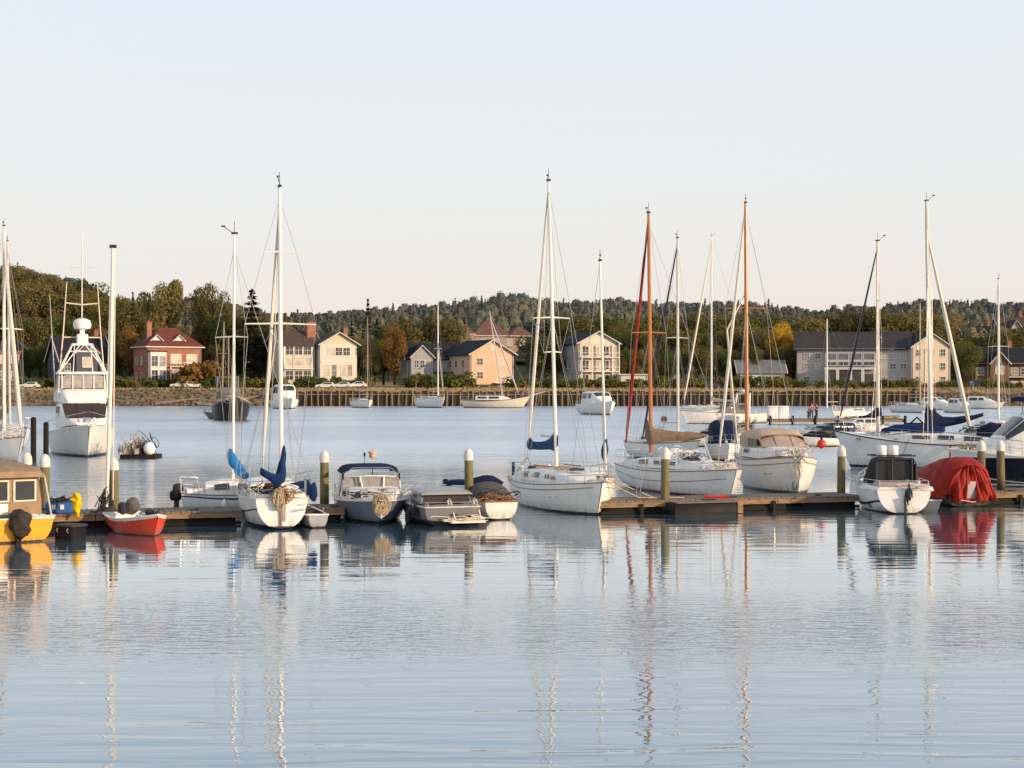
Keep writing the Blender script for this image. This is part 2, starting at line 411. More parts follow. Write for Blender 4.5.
    def hank(s, c, ry, rz, seed, m=None, n=24, dx=.1):
        """a coiled line hung up in an oval hank"""
        r = random.Random(seed); mb = MB()
        for i in range(n):
            ky, kz = r.uniform(.35, 1.05), r.uniform(.5, 1.05); ox = r.uniform(-dx, dx); oy = r.gauss(0, .05); oz = rz*(1-kz)*r.uniform(-.2, 1); tw = r.gauss(0, .15)
            mb.tube([(c[0]+ox+.02*math.sin(3*a), c[1]+oy+ry*ky*math.cos(a)*(1-.35*math.sin(a))+tw*rz*math.sin(a), c[2]+oz+rz*kz*math.sin(a)+r.gauss(0, .018)) for a in (2*PI*k/14 for k in range(15))], r.uniform(.012, .02), 5)
        mb.tube([(c[0]-dx, c[1]-.04, c[2]+rz*1.1), (c[0]+dx, c[1]+.04, c[2]+rz*.8)], .03, 5).tube([(c[0], c[1], c[2]), (c[0]+dx, c[1]+ry*.6, c[2]-rz*.2)], .02, 5)
        s.part('rope_coil', mb, m or RWIRE, None, None); return s
    def clutter(s, x0, x1, w, z, seed, n=14, mats=None):
        """gear lying on deck: winches, hatches, cleats, vents, coiled lines; each its own part"""
        r = random.Random(seed)
        for i in range(n):
            x, y = r.uniform(x0, x1), r.uniform(-w, w); k = r.random(); m = r.choice(mats or [WHITE, DKGREY, GREYP, RWIRE, STEEL])
            if k < .3: s.part('winch', MB().lathe([(.07, 0), (.06, .05), (.045, .1), (.06, .16), (.02, .17)], 9, (x, y, z)), STEEL)
            elif k < .55: s.part('deck_hatch', MB().bbox((x, y, z+.035), (r.uniform(.25, .5), r.uniform(.25, .45), .07)), m)
            elif k < .75: s.part('deck_vent', MB().lathe([(.06, 0), (.06, .14), (.1, .2), (.07, .28), (.01, .3)], 9, (x, y, z)), WHITE)
            else:
                mb = MB()
                for q in range(5): mb.tube([(x+.14*math.cos(a)*(1-.1*q), y+.14*math.sin(a)*(1-.1*q), z+.02+.02*q) for a in (2*PI*j/9 for j in range(10))], .014, 4)
                s.part('rope_coil', mb, RWIRE)
        return s
def squash(b, k): b.o.scale = (1, 1, k)
def posed(px, ywl, arel, L, end='bow', stern_view=False):
    """world centre and rotation of a boat whose bow (or stern) meets the water at that spot;
    arel = how far (deg) the end pointing at us is turned to the right"""
    Y = Yw(ywl); X = wx(px, Y); a = R(arel)+view(px)
    d = (math.sin(a), -math.cos(a))
    if stern_view: rz = math.atan2(-d[1], -d[0])
    else: rz = math.atan2(d[1], d[0])
    return X-d[0]*L/2, Y-d[1]*L/2, rz
# ------------------------------------------------------------------ light and water settings
SUN_EL, SUN_AZ, SUN_S, SUN_C = 13, 119, 5.0, (1.0, .72, .46)
SKY_S, SKY_DUST, HAZE_MIX = .1, 1.5, .85
HAZE = [(0.0, (.98, .86, .78)), (.055, (.98, .90, .84)), (.13, (.94, .95, .94)), (.25, (.88, .96, 1.03)), (.55, (.62, .72, .86)), (1.0, (.48, .56, .72))]
WAVE, WATER_IOR, WATER_BODY = .075, 1.95, (.085, .18, .245, 1)
from mathutils import noise as mnoise
# ------------------------------------------------------------------ helpers that read a boat's own frame
def b_local(s, X, Y, z=0):
    v = Matrix.Rotation(-s.o.rotation_euler.z, 3, 'Z') @ Vector((X-s.o.location.x, Y-s.o.location.y, 0)); return (v.x, v.y, z)
def b_x(s, px):
    k = (px-512)/F; c = s.o.location; a = s.o.rotation_euler.z; fx, fy = math.cos(a), math.sin(a)
    return (k*c.y-c.x)/(fx-k*fy)
def b_Y(s, x): return s.o.location.y+math.sin(s.o.rotation_euler.z)*x
def b_rig(s, pxb, pxt, pyt, zb, x=None, **kw):
    """step the mast so that it stands at that bearing and reaches that height"""
    x = b_x(s, pxb) if x is None else x; Y = b_Y(s, x); ht = wz(pyt, Y)-zb
    c = s.o.location; a = s.o.rotation_euler.z
    X0 = c.x+math.cos(a)*x; dX = wx(pxt, Y)-X0
    off = (dX*math.cos(a), -dX*math.sin(a))
    s.mast(x, zb, ht, off=off, **kw); return s
def b_pt(s, px, py, x=None):
    """point on the sight line at the depth of local x"""
    Y = b_Y(s, x if x is not None else 0); return b_local(s, wx(px, Y), Y, wz(py, Y))
Boat.rig = b_rig; Boat.px = b_x; Boat.at = b_pt

WH = lambda n, boot=(.02, .025, .05), zb=.1, col=(.79, .77, .73), **k: hull_mat(n, col, boot, zb, **k)

# ================================================================== BOATS AT THE NEAR DOCK
# yellow workboat, stern to us
x, y, rz = posed(14, 543, 14, 6, stern_view=True)
b = Boat('motorboat', 'yellow motorboat with tan canvas cabin at the left end of the dock', 'motorboat', x, y, rz)
YEL = hull_mat('hull_yellow', (.8, .38, .01), (.03, .02, .015), .06, grime=.3)
squash(b, .9); b.hull(6, 2.5, .76, .72, 1.06, YEL, tr=.86, draft=.35, rake=.6, trake=.1, p=.5, keel0=-.14, rail=WHITE, railr=.03)
b.deck(CREAM, 0, 1, .03)
st = [(-2.75, .84, .66, 1.5), (-2.3, .88, .66, 1.72), (-1.0, .9, .68, 1.78), (.2, .88, .7, 1.7), (.9, .9, .72, 1.2), (1.3, .7, .76, .5)]
c = b.part('canvas_cabin', arch(MB(), st, .38, 18).jitter(.03, 1.6), TANC, sharp=30)
b.part('roof_cover', arch(MB(), [(-3.0, .9, 2.05, .2), (-2.4, .95, 2.1, .34), (-.8, .95, 2.12, .38), (.5, .88, 2.1, .3)], .8, 14), TANC, c)
for yy, w in ((.42, .6), (-.36, .55)):
    b.part('window', MB().box((-2.775, yy, 1.62), (.02, w, .6)), GLASS, c)
    b.part('window_frame', MB().box((-2.77, yy, 1.94), (.03, w+.08, .05)).box((-2.77, yy, 1.30), (.03, w+.08, .05)).box((-2.77, yy-w/2-.02, 1.62), (.034, .05, .64)).box((-2.77, yy+w/2+.02, 1.62), (.034, .05, .64)), CREAM, c)
b.part('notice_board', MB().box((-2.79, .42, 1.05), (.03, .6, .34)), WHITE, c)
for sd in (1, -1):
    b.part('window', MB().quad((-2.0, sd*.91, 1.3), (-.4, sd*.92, 1.3), (-.4, sd*.9, 1.95), (-2.0, sd*.9, 1.95)), GLASS, c)
b.part('canopy_pole', MB().tube([(-2.95, -.86, 2.1), (-2.95, -1.08, .7)], .025, 6), ALU)
b.part('canopy_pole', MB().tube([(-2.95, .86, 2.1), (-2.95, 1.08, .7)], .025, 6), ALU)
mo = b.part('outboard_cover', MB().ball((-3.2, -.12, .62), (.26, .3, .48), 26, 20).jitter(.09, 4.1, 3).jitter(.045, 12, 5), mat('engine_bag', (.04, .034, .03), .75, var=.5, scale=7, bump=.6, bscale=12), sharp=100)
b.part('outboard_leg', MB().box((-3.15, -.08, .1), (.16, .14, .5)), BLACK, mo)
b.rope_bunch((-2.9, -.75, .78), (.3, .5, .1), 3, WHITE, 14, 'mooring_line')
b.clutter(1.2, 2.4, .4, .86, 40, 5)

# red dinghy with outboard under a grey hood
x, y, rz = posed(157, 537, 20, 2.9)
b = Boat('dinghy', 'small red and white dinghy with a grey hooded engine beside the dock', 'dinghy', x, y, rz)
b.hull(3.1, 1.45, .5, .46, .66, hull_mat('hull_red', (.62, .05, .015), (.2, .02, .01), .04), tr=.8, draft=.18, rake=.35, p=.6, rail=WHITE, railr=.03)
b.stripe(.93, 1, WHITE, 'white_strake'); b.inside(DECKW, .03, .72, .12); b.thwart(.3, .3, WHITE); b.thwart(.6, .25, WHITE)
b.part('engine_hood', MB().ball((-.7, 0, .76), (.24, .22, .27), 16, 12).jitter(.05, 4, 1).jitter(.02, 12, 2), mat('hood_grey', (.1, .09, .09), .8, var=.4, scale=7), sharp=100)
b.outboard((-1.62, 0, .45), .8)
b.rope_bunch((.9, .05, .66), (.35, .35, .2), 5, DKGREY, 22, 'mooring_line'); b.rope_bunch((.2, 0, .35), (.5, .4, .2), 6, WHITE, 20, 'mooring_line')

# black float with yellow oilskin, blue crate, mast pole (things standing on the dock come later)

# sailboat with bright blue cover lying behind the dock
b = Boat('sailboat', 'small white sailboat with a bright blue sail cover behind the dock planks', 'sailboat', -9.2, 52.4, R(14))
b.hull(4.4, 2.0, .76, .7, .88, WH('hull_white_a'), tr=.6, rake=.7, trake=.12, rail=TEAK, railr=.02)
b.stripe(.9, .94, SLATEB); b.deck(DECKW)
b.cabin([(-1.5, .6, .68, .42), (-.9, .7, .68, .52), (.3, .68, .7, .48), (1.2, .4, .76, .14)], CABW, .45, 'cabin', [(-1.2, -.7, .35, .75), (-.4, .1, .35, .75)])
b.coaming(.02, .14, .55, CABW); b.rails(.5, n=2)
b.rig(233, 234.5, 234, 1.15, spreaders=((.58, .62),), sa=R(-60), r=.06, m=WMAST, fork=.95, back=None)
x0, y0, z0 = b.mp(0)
rows = []
for i in range(13):           # cover hanging from the mast, spreading down towards the deck
    f = i/12; z = 2.2-1.1*f; w = .07+.2*math.sin(PI*min(1, f*1.3)*.55)*(1-.4*f); xx = x0-.08+.75*f**2.0
    rows.append([(xx+w*math.cos(a), y0+.1*math.sin(a), z+.05*math.sin(3*a)) for a in (2*PI*k/10 for k in range(10))])
b.part('sail_cover', MB().grid(rows, True, True, True).jitter(.05, 3), BRIGHTB, sharp=60)
b.part('cover_tie', MB().tube([rows[-1][0], (x0+1.5, 0, .95)], .012, 4), DKGREY)
b.outboard((-2.4, .25, .7), .75, DKGREY); b.outboard((-2.5, -.35, .5), .8, BLACK)
b.clutter(-1.9, 1.5, .5, .75, 11, 8)
b.fender(.3, -1); b.fender(.62, -1)

# sailboat stern-on with the name on its transom
x, y, rz = posed(282, 529.5, 7, 6.6, stern_view=True)
b = Boat('sailboat', 'white sailboat stern on with a rounded lettered transom and dark blue sail cover', 'sailboat', x, y, rz)
HB = WH('hull_white_b')
b.hull(6.6, 2.1, .95, .86, 1.1, HB, tr=.76, draft=.4, rake=.9, trake=-.05, p=.75, q=1.1, keel0=.03, rail=CREAM, railr=.025)
b.stripe(.74, .77, SLATEB); b.deck(DECKW, camber=.08)
c = b.cabin([(-1.2, .82, .9, .42), (0, .85, .92, .48), (1.3, .7, .96, .4), (2.1, .45, 1.0, .12)], CABW, .42, 'cabin', [(-.9, -.2, .35, .75), (0, .8, .35, .75)])
b.part('companionway', MB().box((-1.21, 0, 1.12), (.04, .55, .42)), TEAK, c)
b.coaming(.06, .34, .78, CABW, .22); b.rails(.55, push=.16, n=3)
b.rig(281.5, 279.5, 187, 1.35, spreaders=((.54, 1.1), (.78, .5)), r=.08, m=WMAST, fork=.97, back=None, shroud_t=.6)
m0 = b.mx
b.furled(b.at(262, 472, m0+.8), SAILW, .055, .96)
q = b.at(268, 478, m0+.3)
b.part('halyard', MB().tube([b.mp(.97), b.at(275, 330, m0), q], .014, 5), SAILW)
b.part('halyard', MB().tube([b.mp(.6), b.at(267, 400, m0), b.at(262, 482, m0)], .012, 5), SAILW)
def drape(s, pts, m, th=.1, name='sail_cover', seed=0, dr=(1, .4, 0)):
    """cloth hanging along a row of (top, bottom) points"""
    rows = []
    for (tp, bt) in pts:
        tp, bt = Vector(tp), Vector(bt); d = Vector(dr).normalized()*th
        rows.append([tp, lerp(tp, bt, .3)+d*.8, lerp(tp, bt, .7)+d, bt, lerp(tp, bt, .7)-d, lerp(tp, bt, .3)-d*.8])
    return s.part(name, MB().grid(rows, True, True, True).jitter(.05, 3, seed), m, sharp=60)
rows = []                      # cover bundled round the foot of the mast
for cx, cy, w in ((283, 446, .06), (283, 455, .09), (282.5, 465, .12), (281, 474, .16), (279.5, 481, .19), (278, 486, .15), (277, 489, .06)):
    p = Vector(b.at(cx, cy, m0)); rows.append([p+Vector((w*math.cos(a)*1.2, w*math.sin(a), .04*math.sin(2*a))) for a in (2*PI*k/12 for k in range(12))])
b.part('sail_cover', MB().grid(rows, True, True, True).jitter(.05, 3), BLUEC, sharp=60)
pp = [((280, 472), (279, 487)), ((276, 474), (275, 486)), ((271, 473.5), (271, 482)), ((266, 471), (266, 479)), ((260.5, 467), (260.5, 475))]
drape(b, [(b.at(*u, m0-.3), b.at(*w, m0-.3)) for i, (u, w) in enumerate(pp)], BLUEC, .06)
pp = [((286, 484), (286, 494)), ((291, 484), (291, 496)), ((298, 481), (298, 497)), ((304, 479), (305, 497)), ((308, 479), (308, 496))]
drape(b, [(b.at(*u, -1.6), b.at(*w, -1.6)) for u, w in pp], BLUEC, .3, 'dodger', 2)
pp = [((310.5, 487), (310.5, 499)), ((313, 483), (314, 502)), ((316, 482), (316, 500))]
drape(b, [(b.at(*u, -2.2), b.at(*w, -2.2)) for u, w in pp], BLUEC, .1, 'lee_cloth', 4)
b.hank((-3.42, .12, .95), .12, .33, 21, RWIRE, 20, .05); b.hank((-3.38, -.12, 1.02), .09, .22, 25, TEAK, 14, .05); b.rope_bunch((-3.1, .05, 1.08), (.2, .5, .2), 21, RWIRE, 26); b.rope_bunch((-2.8, -.2, 1.2), (.5, .8, .18), 22, WHITE, 40); b.rope_bunch((-2.6, .4, 1.2), (.6, .7, .25), 23, DKGREY, 30)
b.part('stern_ladder', MB().tube([(-3.32, .05, 1.1), (-3.34, .03, .1)], .03, 5).tube([(-3.32, -.1, 1.0), (-3.34, -.08, .25)], .02, 5), TEAK)
tx = MB(); r_ = random.Random(5)      # the name is an unreadable line of script
for k in range(9):
    yy = -.28-k*.055; h = .05+.05*r_.random()
    tx.tube([(-3.345, yy, .52+.02*k*.4), (-3.345, yy-.02, .52+h+.02*k*.4), (-3.345, yy-.045, .53+.02*k*.4)], .006, 3)
for k in range(5): tx.tube([(-3.345, -.5-k*.05, .74), (-3.345, -.52-k*.05, .74+.07*r_.random()), (-3.345, -.54-k*.05, .74)], .006, 3)
b.part('name_lettering', tx, SLATEB, b.hullo)
b.clutter(-3.2, 2.0, .7, 1.0, 12, 10)

# grey inflatable beside it
x, y, rz = posed(318, 528, 10, 2.2, stern_view=True)
b = Boat('dinghy', 'little grey rowing dinghy tucked beside the lettered transom', 'dinghy', x, y, rz)
b.hull(2.2, .75, .42, .38, .55, hull_mat('hull_grey_a', (.4, .4, .41), (.06, .06, .06), .05), tr=.8, draft=.15, rake=.3, p=.5, rail=WHITE, railr=.03)
b.inside(DKGREY, .03, .72, .1); b.thwart(.35, .22, WHITE); b.thwart(.65, .22, WHITE)
b.part('oarlock', MB().tube([(0, .36, .4), (0, .37, .54)], .02, 5), STEEL); b.part('oarlock', MB().tube([(0, -.36, .4), (0, -.37, .54)], .02, 5), STEEL)

# blue cruiser, bow to us, navy bimini
x, y, rz = posed(381, 526, 7, 5.2)
b = Boat('cabin_cruiser', 'dark blue cruiser bow on with a navy bimini and rope bundle on its stem', 'cabin cruiser', x, y, rz)
squash(b, .71); b.hull(5.2, 2.3, .95, .95, 1.12, hull_mat('hull_slate_blue', (.15, .18, .25), (.012, .012, .02), .12, grime=.2, rough=.22), tr=.9, draft=.35, rake=.7, trake=.05, full=2.6, p=.5, flare=1.0, rail=CREAM, railr=.04)
b.deck(CREAM, camber=.1)
st = [(.1, .98, .95, .62), (.7, .92, .97, .56), (1.3, .75, 1.0, .3), (1.9, .5, 1.05, .06)]
c = b.cabin(st, CABW, .4, 'cabin', [(.15, .8, .3, .8)])
b.part('windshield_frame', MB().tube([(.05, -.98, 1.2), (-.15, -.95, 1.95), (.15, -.45, 2.02), (.2, 0, 2.04), (.15, .45, 2.02), (-.15, .95, 1.95), (.05, .98, 1.2)], .03, 6).tube([(.15, -.4, 2.0), (.45, -.35, 1.5)], .03, 6).tube([(.15, .4, 2.0), (.45, .35, 1.5)], .03, 6), WHITE)
for y0, y1 in ((-.92, -.42), (-.37, .37), (.42, .92)):
    b.part('windshield_pane', MB().quad((.35-.2*abs(y0+y1)/2, y0, 1.52), (.35-.2*abs(y0+y1)/2, y1, 1.52), (.1-.2*abs(y0+y1)/2, y1, 1.97), (.1-.2*abs(y0+y1)/2, y0, 1.97)), mat('windshield_glass', (.3, .28, .25), .08, var=.35, scale=5))
st = [(-2.3, .9, 2.05, .3), (-1.4, .96, 2.1, .42), (-.5, .96, 2.1, .42), (.05, .92, 2.05, .3)]
bi = b.part('bimini', arch(MB(), st, .55, 16, False), NAVY)
for xx in (-2.2, -1.2, 0.):
    b.part('bimini_bow', MB().tube([(-1.1, .98, .98), (xx, .93, 2.15), (xx, .6, 2.4), (xx, -.6, 2.4), (xx, -.93, 2.15), (-1.1, -.98, .98)], .022, 6), STEEL, bi)
for sd in (1, -1):
    b.part('side_curtain', MB().quad((.05, sd*.95, 2.15), (-.3, sd*.96, 2.15), (-.45, sd*1.02, 1.15), (-.3, sd*1.02, 1.1)).quad((.04, sd*.94, 2.14), (-.3, sd*.96, 2.15), (-.3, sd*.9, 1.8), (-.05, sd*.9, 1.75)), NAVY, bi)
b.rails(.5, pul=.3, push=.03, n=1)
b.hank((2.62, .02, 1.0), .2, .4, 31, mat('rope_pale', (.4, .32, .2), .9, var=.3, scale=20), 46, .14); b.hank((2.7, -.02, .8), .14, .3, 34, RWIRE, 18, .06); b.rope_bunch((1.6, .1, 1.28), (.8, .9, .2), 33, SAILW, 22); b.rope_bunch((1.4, -.4, 1.3), (.7, .9, .3), 35, DKGREY, 26)
b.part('anchor', MB().tube([(2.62, 0, 1.1), (2.72, 0, .4)], .03, 6).tube([(2.66, -.22, .6), (2.72, 0, .35), (2.66, .22, .6)], .035, 5), STEEL)
b.part('bow_roller', MB().box((2.65, 0, 1.17), (.4, .16, .06)), STEEL)
b.part('light_pole', MB().tube([(-2.3, .3, .95), (-2.3, .3, 2.75)], .02, 6).lathe([(.09, -.14), (.12, -.1), (.12, .08), (.16, .1), (.16, .16), (.05, .2)], 10, (-2.3, .3, 2.85)), mat('orange_float', (.7, .42, .26), .6))
b.part('antenna', MB().tube([(-1.2, -.1, 2.4), (-1.2, -.1, 2.9)], .012, 5).box((-1.2, -.1, 2.95), (.06, .06, .18)), BLACK)
b.clutter(-2.6, -.2, .8, .98, 14, 10)
b.part('helm_seat', MB().bbox((-.9, .35, 1.35), (.5, .5, .7), .08), CREAM); b.part('helm_seat', MB().bbox((-.9, -.4, 1.35), (.5, .5, .7), .08), CREAM)

# grey speedboat, stern to us, steps down to a swim platform
x, y, rz = posed(449, 525, 14, 4.6, stern_view=True)
b = Boat('speedboat', 'low grey speedboat with brown windows and a stepped stern platform', 'speedboat', x, y, rz)
squash(b, .78); b.hull(5.0, 2.05, .78, .8, 1.02, hull_mat('hull_grey_b', (.22, .22, .235), (.02, .02, .022), .22, grime=.25), tr=.86, draft=.3, rake=.9, trake=.3, p=.6, keel0=-.06, rail=CREAM, railr=.035)
b.deck(mat('deck_grey', (.27, .265, .26), .45), camber=.05)
st = [(-1.9, .82, .86, .3), (-1.4, .84, .88, .46), (-.4, .8, .9, .46), (.6, .64, .92, .25), (1.3, .4, .93, .05)]
b.cabin(st, mat('cabin_grey', (.29, .285, .28), .4), .38, 'cabin', [(-1.3, -.2, .3, .8)], BRGLASS)
b.part('hardtop', arch(MB(), [(-2.05, .84, 1.22, .1), (-1.2, .88, 1.26, .14), (-.2, .8, 1.28, .12)], .6, 14), mat('cabin_grey', (.29, .285, .28), .4))
b.part('rear_window', MB().quad((-2.0, -.76, .9), (-2.0, .72, .9), (-1.92, .7, 1.24), (-1.92, -.74, 1.24)), BRGLASS)
for k in range(4):
    b.part('stern_step', MB().bbox((-2.5-.12*k, -.48, .8-.17*k), (.2, .7, .06), .015), mat('step_brown', (.2, .17, .15), .6))
for yy in (-.05, -.9):
    b.part('stern_fin', MB().quad((-2.05, yy, 1.0), (-2.1, yy+.07, 1.0), (-2.85, yy+.07, .22), (-2.85, yy, .22), (-2.5, yy, .2)), CREAM)
    b.part('stern_handrail', MB().tube([(-2.0, yy, 1.05), (-2.3, yy, 1.0), (-2.8, yy, .4), (-2.85, yy, .25)], .03, 6), CREAM)
b.part('swim_platform', MB().bbox((-2.8, -.45, .2), (.5, 1.15, .1), .04), CREAM)
b.rope_bunch((-2.9, -.45, .3), (.3, 1.2, .14), 36, SAILW, 30, 'mooring_line')
b.fender(.25, 1, DKGREY, .5); b.rope_bunch((-2.0, 1.02, .6), (.35, .2, .5), 37, DKGREY, 26, 'mooring_line')
b.rails(.2, pul=.3, push=.02, n=1)

# small white launch stern-on
x, y, rz = posed(501, 520, 14, 3.6, stern_view=True)
b = Boat('dinghy', 'small white launch heaped with dark gear between speedboat and big white sloop', 'launch', x, y, rz)
b.hull(3.6, 1.35, .62, .66, .8, WH('hull_white_c', (.05, .04, .03), .05), tr=.82, draft=.25, rake=.4, p=.6, rail=TEAK, railr=.03)
b.inside(DECKW, .03, .72, .2); b.thwart(.2, .3, TEAK); b.thwart(.5, .25, TEAK)
b.part('spray_hood', MB().grid([[arch_pt((x_, w, .66, h), PI*k/10, .7) for k in range(11)] for x_, w, h in ((-.9, .6, .1), (-.4, .68, .42), (.5, .65, .42), (1.3, .4, .1))]).jitter(.09, 2.5, 2), mat('hood_grey', (.1, .09, .09), .8, var=.4, scale=7))
b.rope_bunch((-1.0, 0, .75), (.8, .9, .3), 41, DKGREY, 40); b.rope_bunch((-1.6, .1, .72), (.4, .8, .2), 42, TEAK, 26)
b.clutter(-1.3, .9, .5, .72, 15, 8)

# covered runabout behind
x, y, rz = posed(504, 496, 62, 2.6)
b = Boat('runabout', 'runabout rolled in a navy tarpaulin beyond the white launch', 'runabout', x, y, rz)
squash(b, .78); b.hull(2.6, 1.2, .55, .5, .65, WH('hull_white_d'), tr=.85, draft=.2, rake=.5, p=.5, rail=WHITE)
b.part('tarpaulin', arch(MB(), [(-1.32, .5, .48, .2), (-1, .6, .48, .3), (-.3, .6, .48, .32), (.4, .55, .5, .55), (.7, .42, .52, .5), (1.25, .12, .6, .12)], .75, 16).jitter(.07, 2), NAVY, sharp=60)
b.outboard((-1.42, 0, .55), .5, NAVY)

# ------------------------------------------------------------------ the big white sloop in the middle
x, y, rz = posed(602, 516, 22, 7.4)
b = Boat('sailboat', 'large white sailboat with slate blue boom cover in the centre of the dock', 'sailboat', x, y, rz)
b.hull(7.4, 2.75, .92, .9, 1.14, WH('hull_white_e', (.06, .04, .03), .07), tr=.62, draft=.45, rake=.4, trake=.25, p=.62, full=3.8, flare=.3, rail=mat('rail_brown', (.3, .2, .13), .6), railr=.02)
b.stripe(.9, .92, mat('stripe_tan', (.34, .25, .17), .5), 'cove_stripe')
b.deck(DECKW, camber=.09)
st = [(-2.2, .9, .92, .38), (-1.2, .98, .92, .46), (.6, .9, .95, .44), (1.7, .62, 1.0, .28), (2.4, .36, 1.04, .06)]
c = b.cabin(st, CABW, .42, 'cabin', [(-1.9, -1.2, .3, .78), (-.7, -.1, .35, .75), (.45, .75, .35, .7)])
b.part('companionway', MB().box((-2.21, 0, 1.22), (.04, .6, .36)), TEAK, c)
b.part('deck_hatch', MB().bbox((1.2, 0, 1.46), (.5, .5, .08)), GLASS, c); b.part('handrail', MB().tube([(-1.6, .6, 1.48), (.4, .55, 1.52)], .02, 5), TEAK, c); b.part('handrail', MB().tube([(-1.6, -.6, 1.48), (.4, -.55, 1.52)], .02, 5), TEAK, c)
b.coaming(.05, .2, .78, CABW, .24); b.rails(.55, n=4)
b.rig(556.5, 548.5, 181, 1.45, spreaders=((.52, .72), (.4, .35)), r=.085, m=WMAST, fork=.985, back=None)
b.boom(1.6, 2.55, ALU)
m0 = b.mx
pp = [((555, 431), (555.5, 452)), ((553, 434), (552, 450)), ((550, 438), (549, 450)), ((546, 441), (545, 450)), ((540, 442), (539, 450)), ((534, 441), (533, 450)), ((529.5, 437), (529, 450))]
drape(b, [(b.at(*u, m0-.2*i), b.at(*w, m0-.2*i)) for i, (u, w) in enumerate(pp)], SLATEB, .16)
q = b.at(527.5, 457, m0-1.5)
b.furled(q, SAILW, .062, .985)
b.part('backstay', MB().tube([q, (-3.75, .2, 1.05)], .02, 5).tube([q, (-3.75, -.6, 1.05)], .02, 5), WIRE)
b.part('stern_winch_post', MB().tube([(-3.4, -.8, 1.0), (-3.4, -.8, 1.5)], .06, 7), SLATEB); b.part('stern_locker', MB().bbox((-3.2, .2, 1.18), (.45, .8, .34)), SLATEB)
b.rope_bunch((.2, 0, 1.42), (.7, .7, .12), 51, RWIRE, 26); b.rope_bunch((2.9, 0, 1.15), (.4, .4, .06), 52, RWIRE, 18)
b.part('mooring_line', MB().tube([(3.5, .1, 1.2), (3.2, 1.6, .55), (3.0, 3.4, .5)], .02, 5).tube([(2.8, .6, 1.2), (2.2, 2.6, .45)], .02, 5), RWIRE)
b.part('anchor', MB().tube([(3.5, 0, 1.28), (3.95, 0, 1.22)], .03, 6).tube([(3.75, -.18, 1.15), (3.95, 0, 1.22), (3.75, .18, 1.15)], .03, 5), STEEL)
b.clutter(-3.2, 2.6, .8, 1.1, 16, 16)
b.part('boat_name', MB().quad(*[b.pt(t, a, -1, .006) for t, a in ((.72, .78), (.8, .78), (.8, .79), (.72, .79))]), GREYP, b.hullo)

# sloop half hidden behind it
x, y, rz = posed(606, 500, 14, 6)
b = Boat('sailboat', 'sailboat half hidden behind the big central one with a small blue wrap on its mast', 'sailboat', x, y, rz)
b.hull(6, 2.0, .75, .7, .9, WH('hull_white_f'), tr=.6, rake=.7, p=.65, rail=TEAK)
b.deck(DECKW); b.cabin([(-1, .65, .75, .35), (.5, .6, .8, .35), (1.4, .3, .85, .1)], CABW, .45, 'cabin', [(-.7, .3, .35, .75)])
b.rig(605.5, 600, 261, 1.1, spreaders=(), r=.062, m=WMAST, back=0)
Ym = b_Y(b, b.mx)
b.part('sail_cover', MB().grid([[(b.mx+w*math.cos(a)-.25*f, w*math.sin(a), 2.35-.85*f) for a in (2*PI*k/9 for k in range(9))] for f, w in ((0, .07), (.2, .1), (.5, .15), (.8, .1), (1, .04))], True, True, True).jitter(.03, 4), SLATEB)
b.rails(.45, n=2)

# ------------------------------------------------------------------ white sailboat with brown mast and cover
x, y, rz = posed(738, 499, 31, 8.8)
b = Boat('sailboat', 'white sailboat with varnished mast, red furled jib and long brown boom cover', 'sailboat', x, y, rz)
b.hull(8.6, 2.9, .98, .9, 1.15, WH('hull_white_g', (.3, .05, .03), .09), tr=.66, draft=.45, rake=.5, trake=.25, p=.62, full=4, flare=.3, rail=TEAK, railr=.022)
b.stripe(.8, .815, mat('stripe_brown', (.2, .12, .08), .5), 'cove_stripe')
b.deck(DECKW, camber=.1)
st = [(-2.6, .95, .95, .38), (-1.2, 1.0, .95, .46), (1.0, .9, 1.0, .42), (2.3, .55, 1.05, .22), (2.9, .3, 1.08, .04)]
b.cabin(st, CABW, .42, 'cabin', [(-2.2, -1.3, .3, .75), (-.8, -.1, .35, .7), (.5, .9, .35, .7)])
b.coaming(.05, .19, .8, CABW, .25); b.rails(.6, n=4)
b.rig(651, 648.5, 213, 1.5, spreaders=((.5, .85),), r=.105, m=WOODM, fork=.97, back=None)
m0 = b.mx
b.furled(b.at(624.5, 457, m0-1.2), REDROPE, .075, .985)
pp = [((647, 418), (648, 445)), ((650, 424), (651, 446)), ((654, 428), (656, 444)), ((661, 429), (663, 442)), ((672, 430.5), (673, 441.5)), ((684, 431.5), (685, 441)), ((696, 432.5), (696, 440)), ((706, 434), (704, 438))]
drape(b, [(b.at(*u, m0+.35), b.at(*w, m0+.35)) for i, (u, w) in enumerate(pp)], BROWNC, .17)
b.part('boom', MB().tube([b.at(650, 437, m0+.35), b.at(708, 436, m0+.35)], .05, 7), ALU)
b.part('anchor_locker_hood', MB().ball(b.at(668, 458, m0-.3), (.42, .42, .3), 12, 7), CABW)
b.part('boarding_ladder', MB().tube([b.sheer(.4, -1, -.05, .3), b.sheer(.4, -1, -.3, -.9)], .02, 5).tube([b.sheer(.44, -1, -.05, .3), b.sheer(.44, -1, -.3, -.9)], .02, 5), STEEL)
b.part('boom_crutch', MB().tube([b.at(703, 440, 0), b.at(712, 462, .5)], .03, 5), ALU)
b.rope_bunch((3.3, 0, 1.25), (.9, .9, .3), 61, SAILW, 40); b.rope_bunch((1.2, -.3, 1.42), (.85, .8, .25), 62, DKGREY, 40); b.rope_bunch((-.5, .3, 1.55), (1.2, 1.0, .3), 63, WHITE, 30)
b.clutter(-3.4, 3, .8, 1.0, 17, 22)

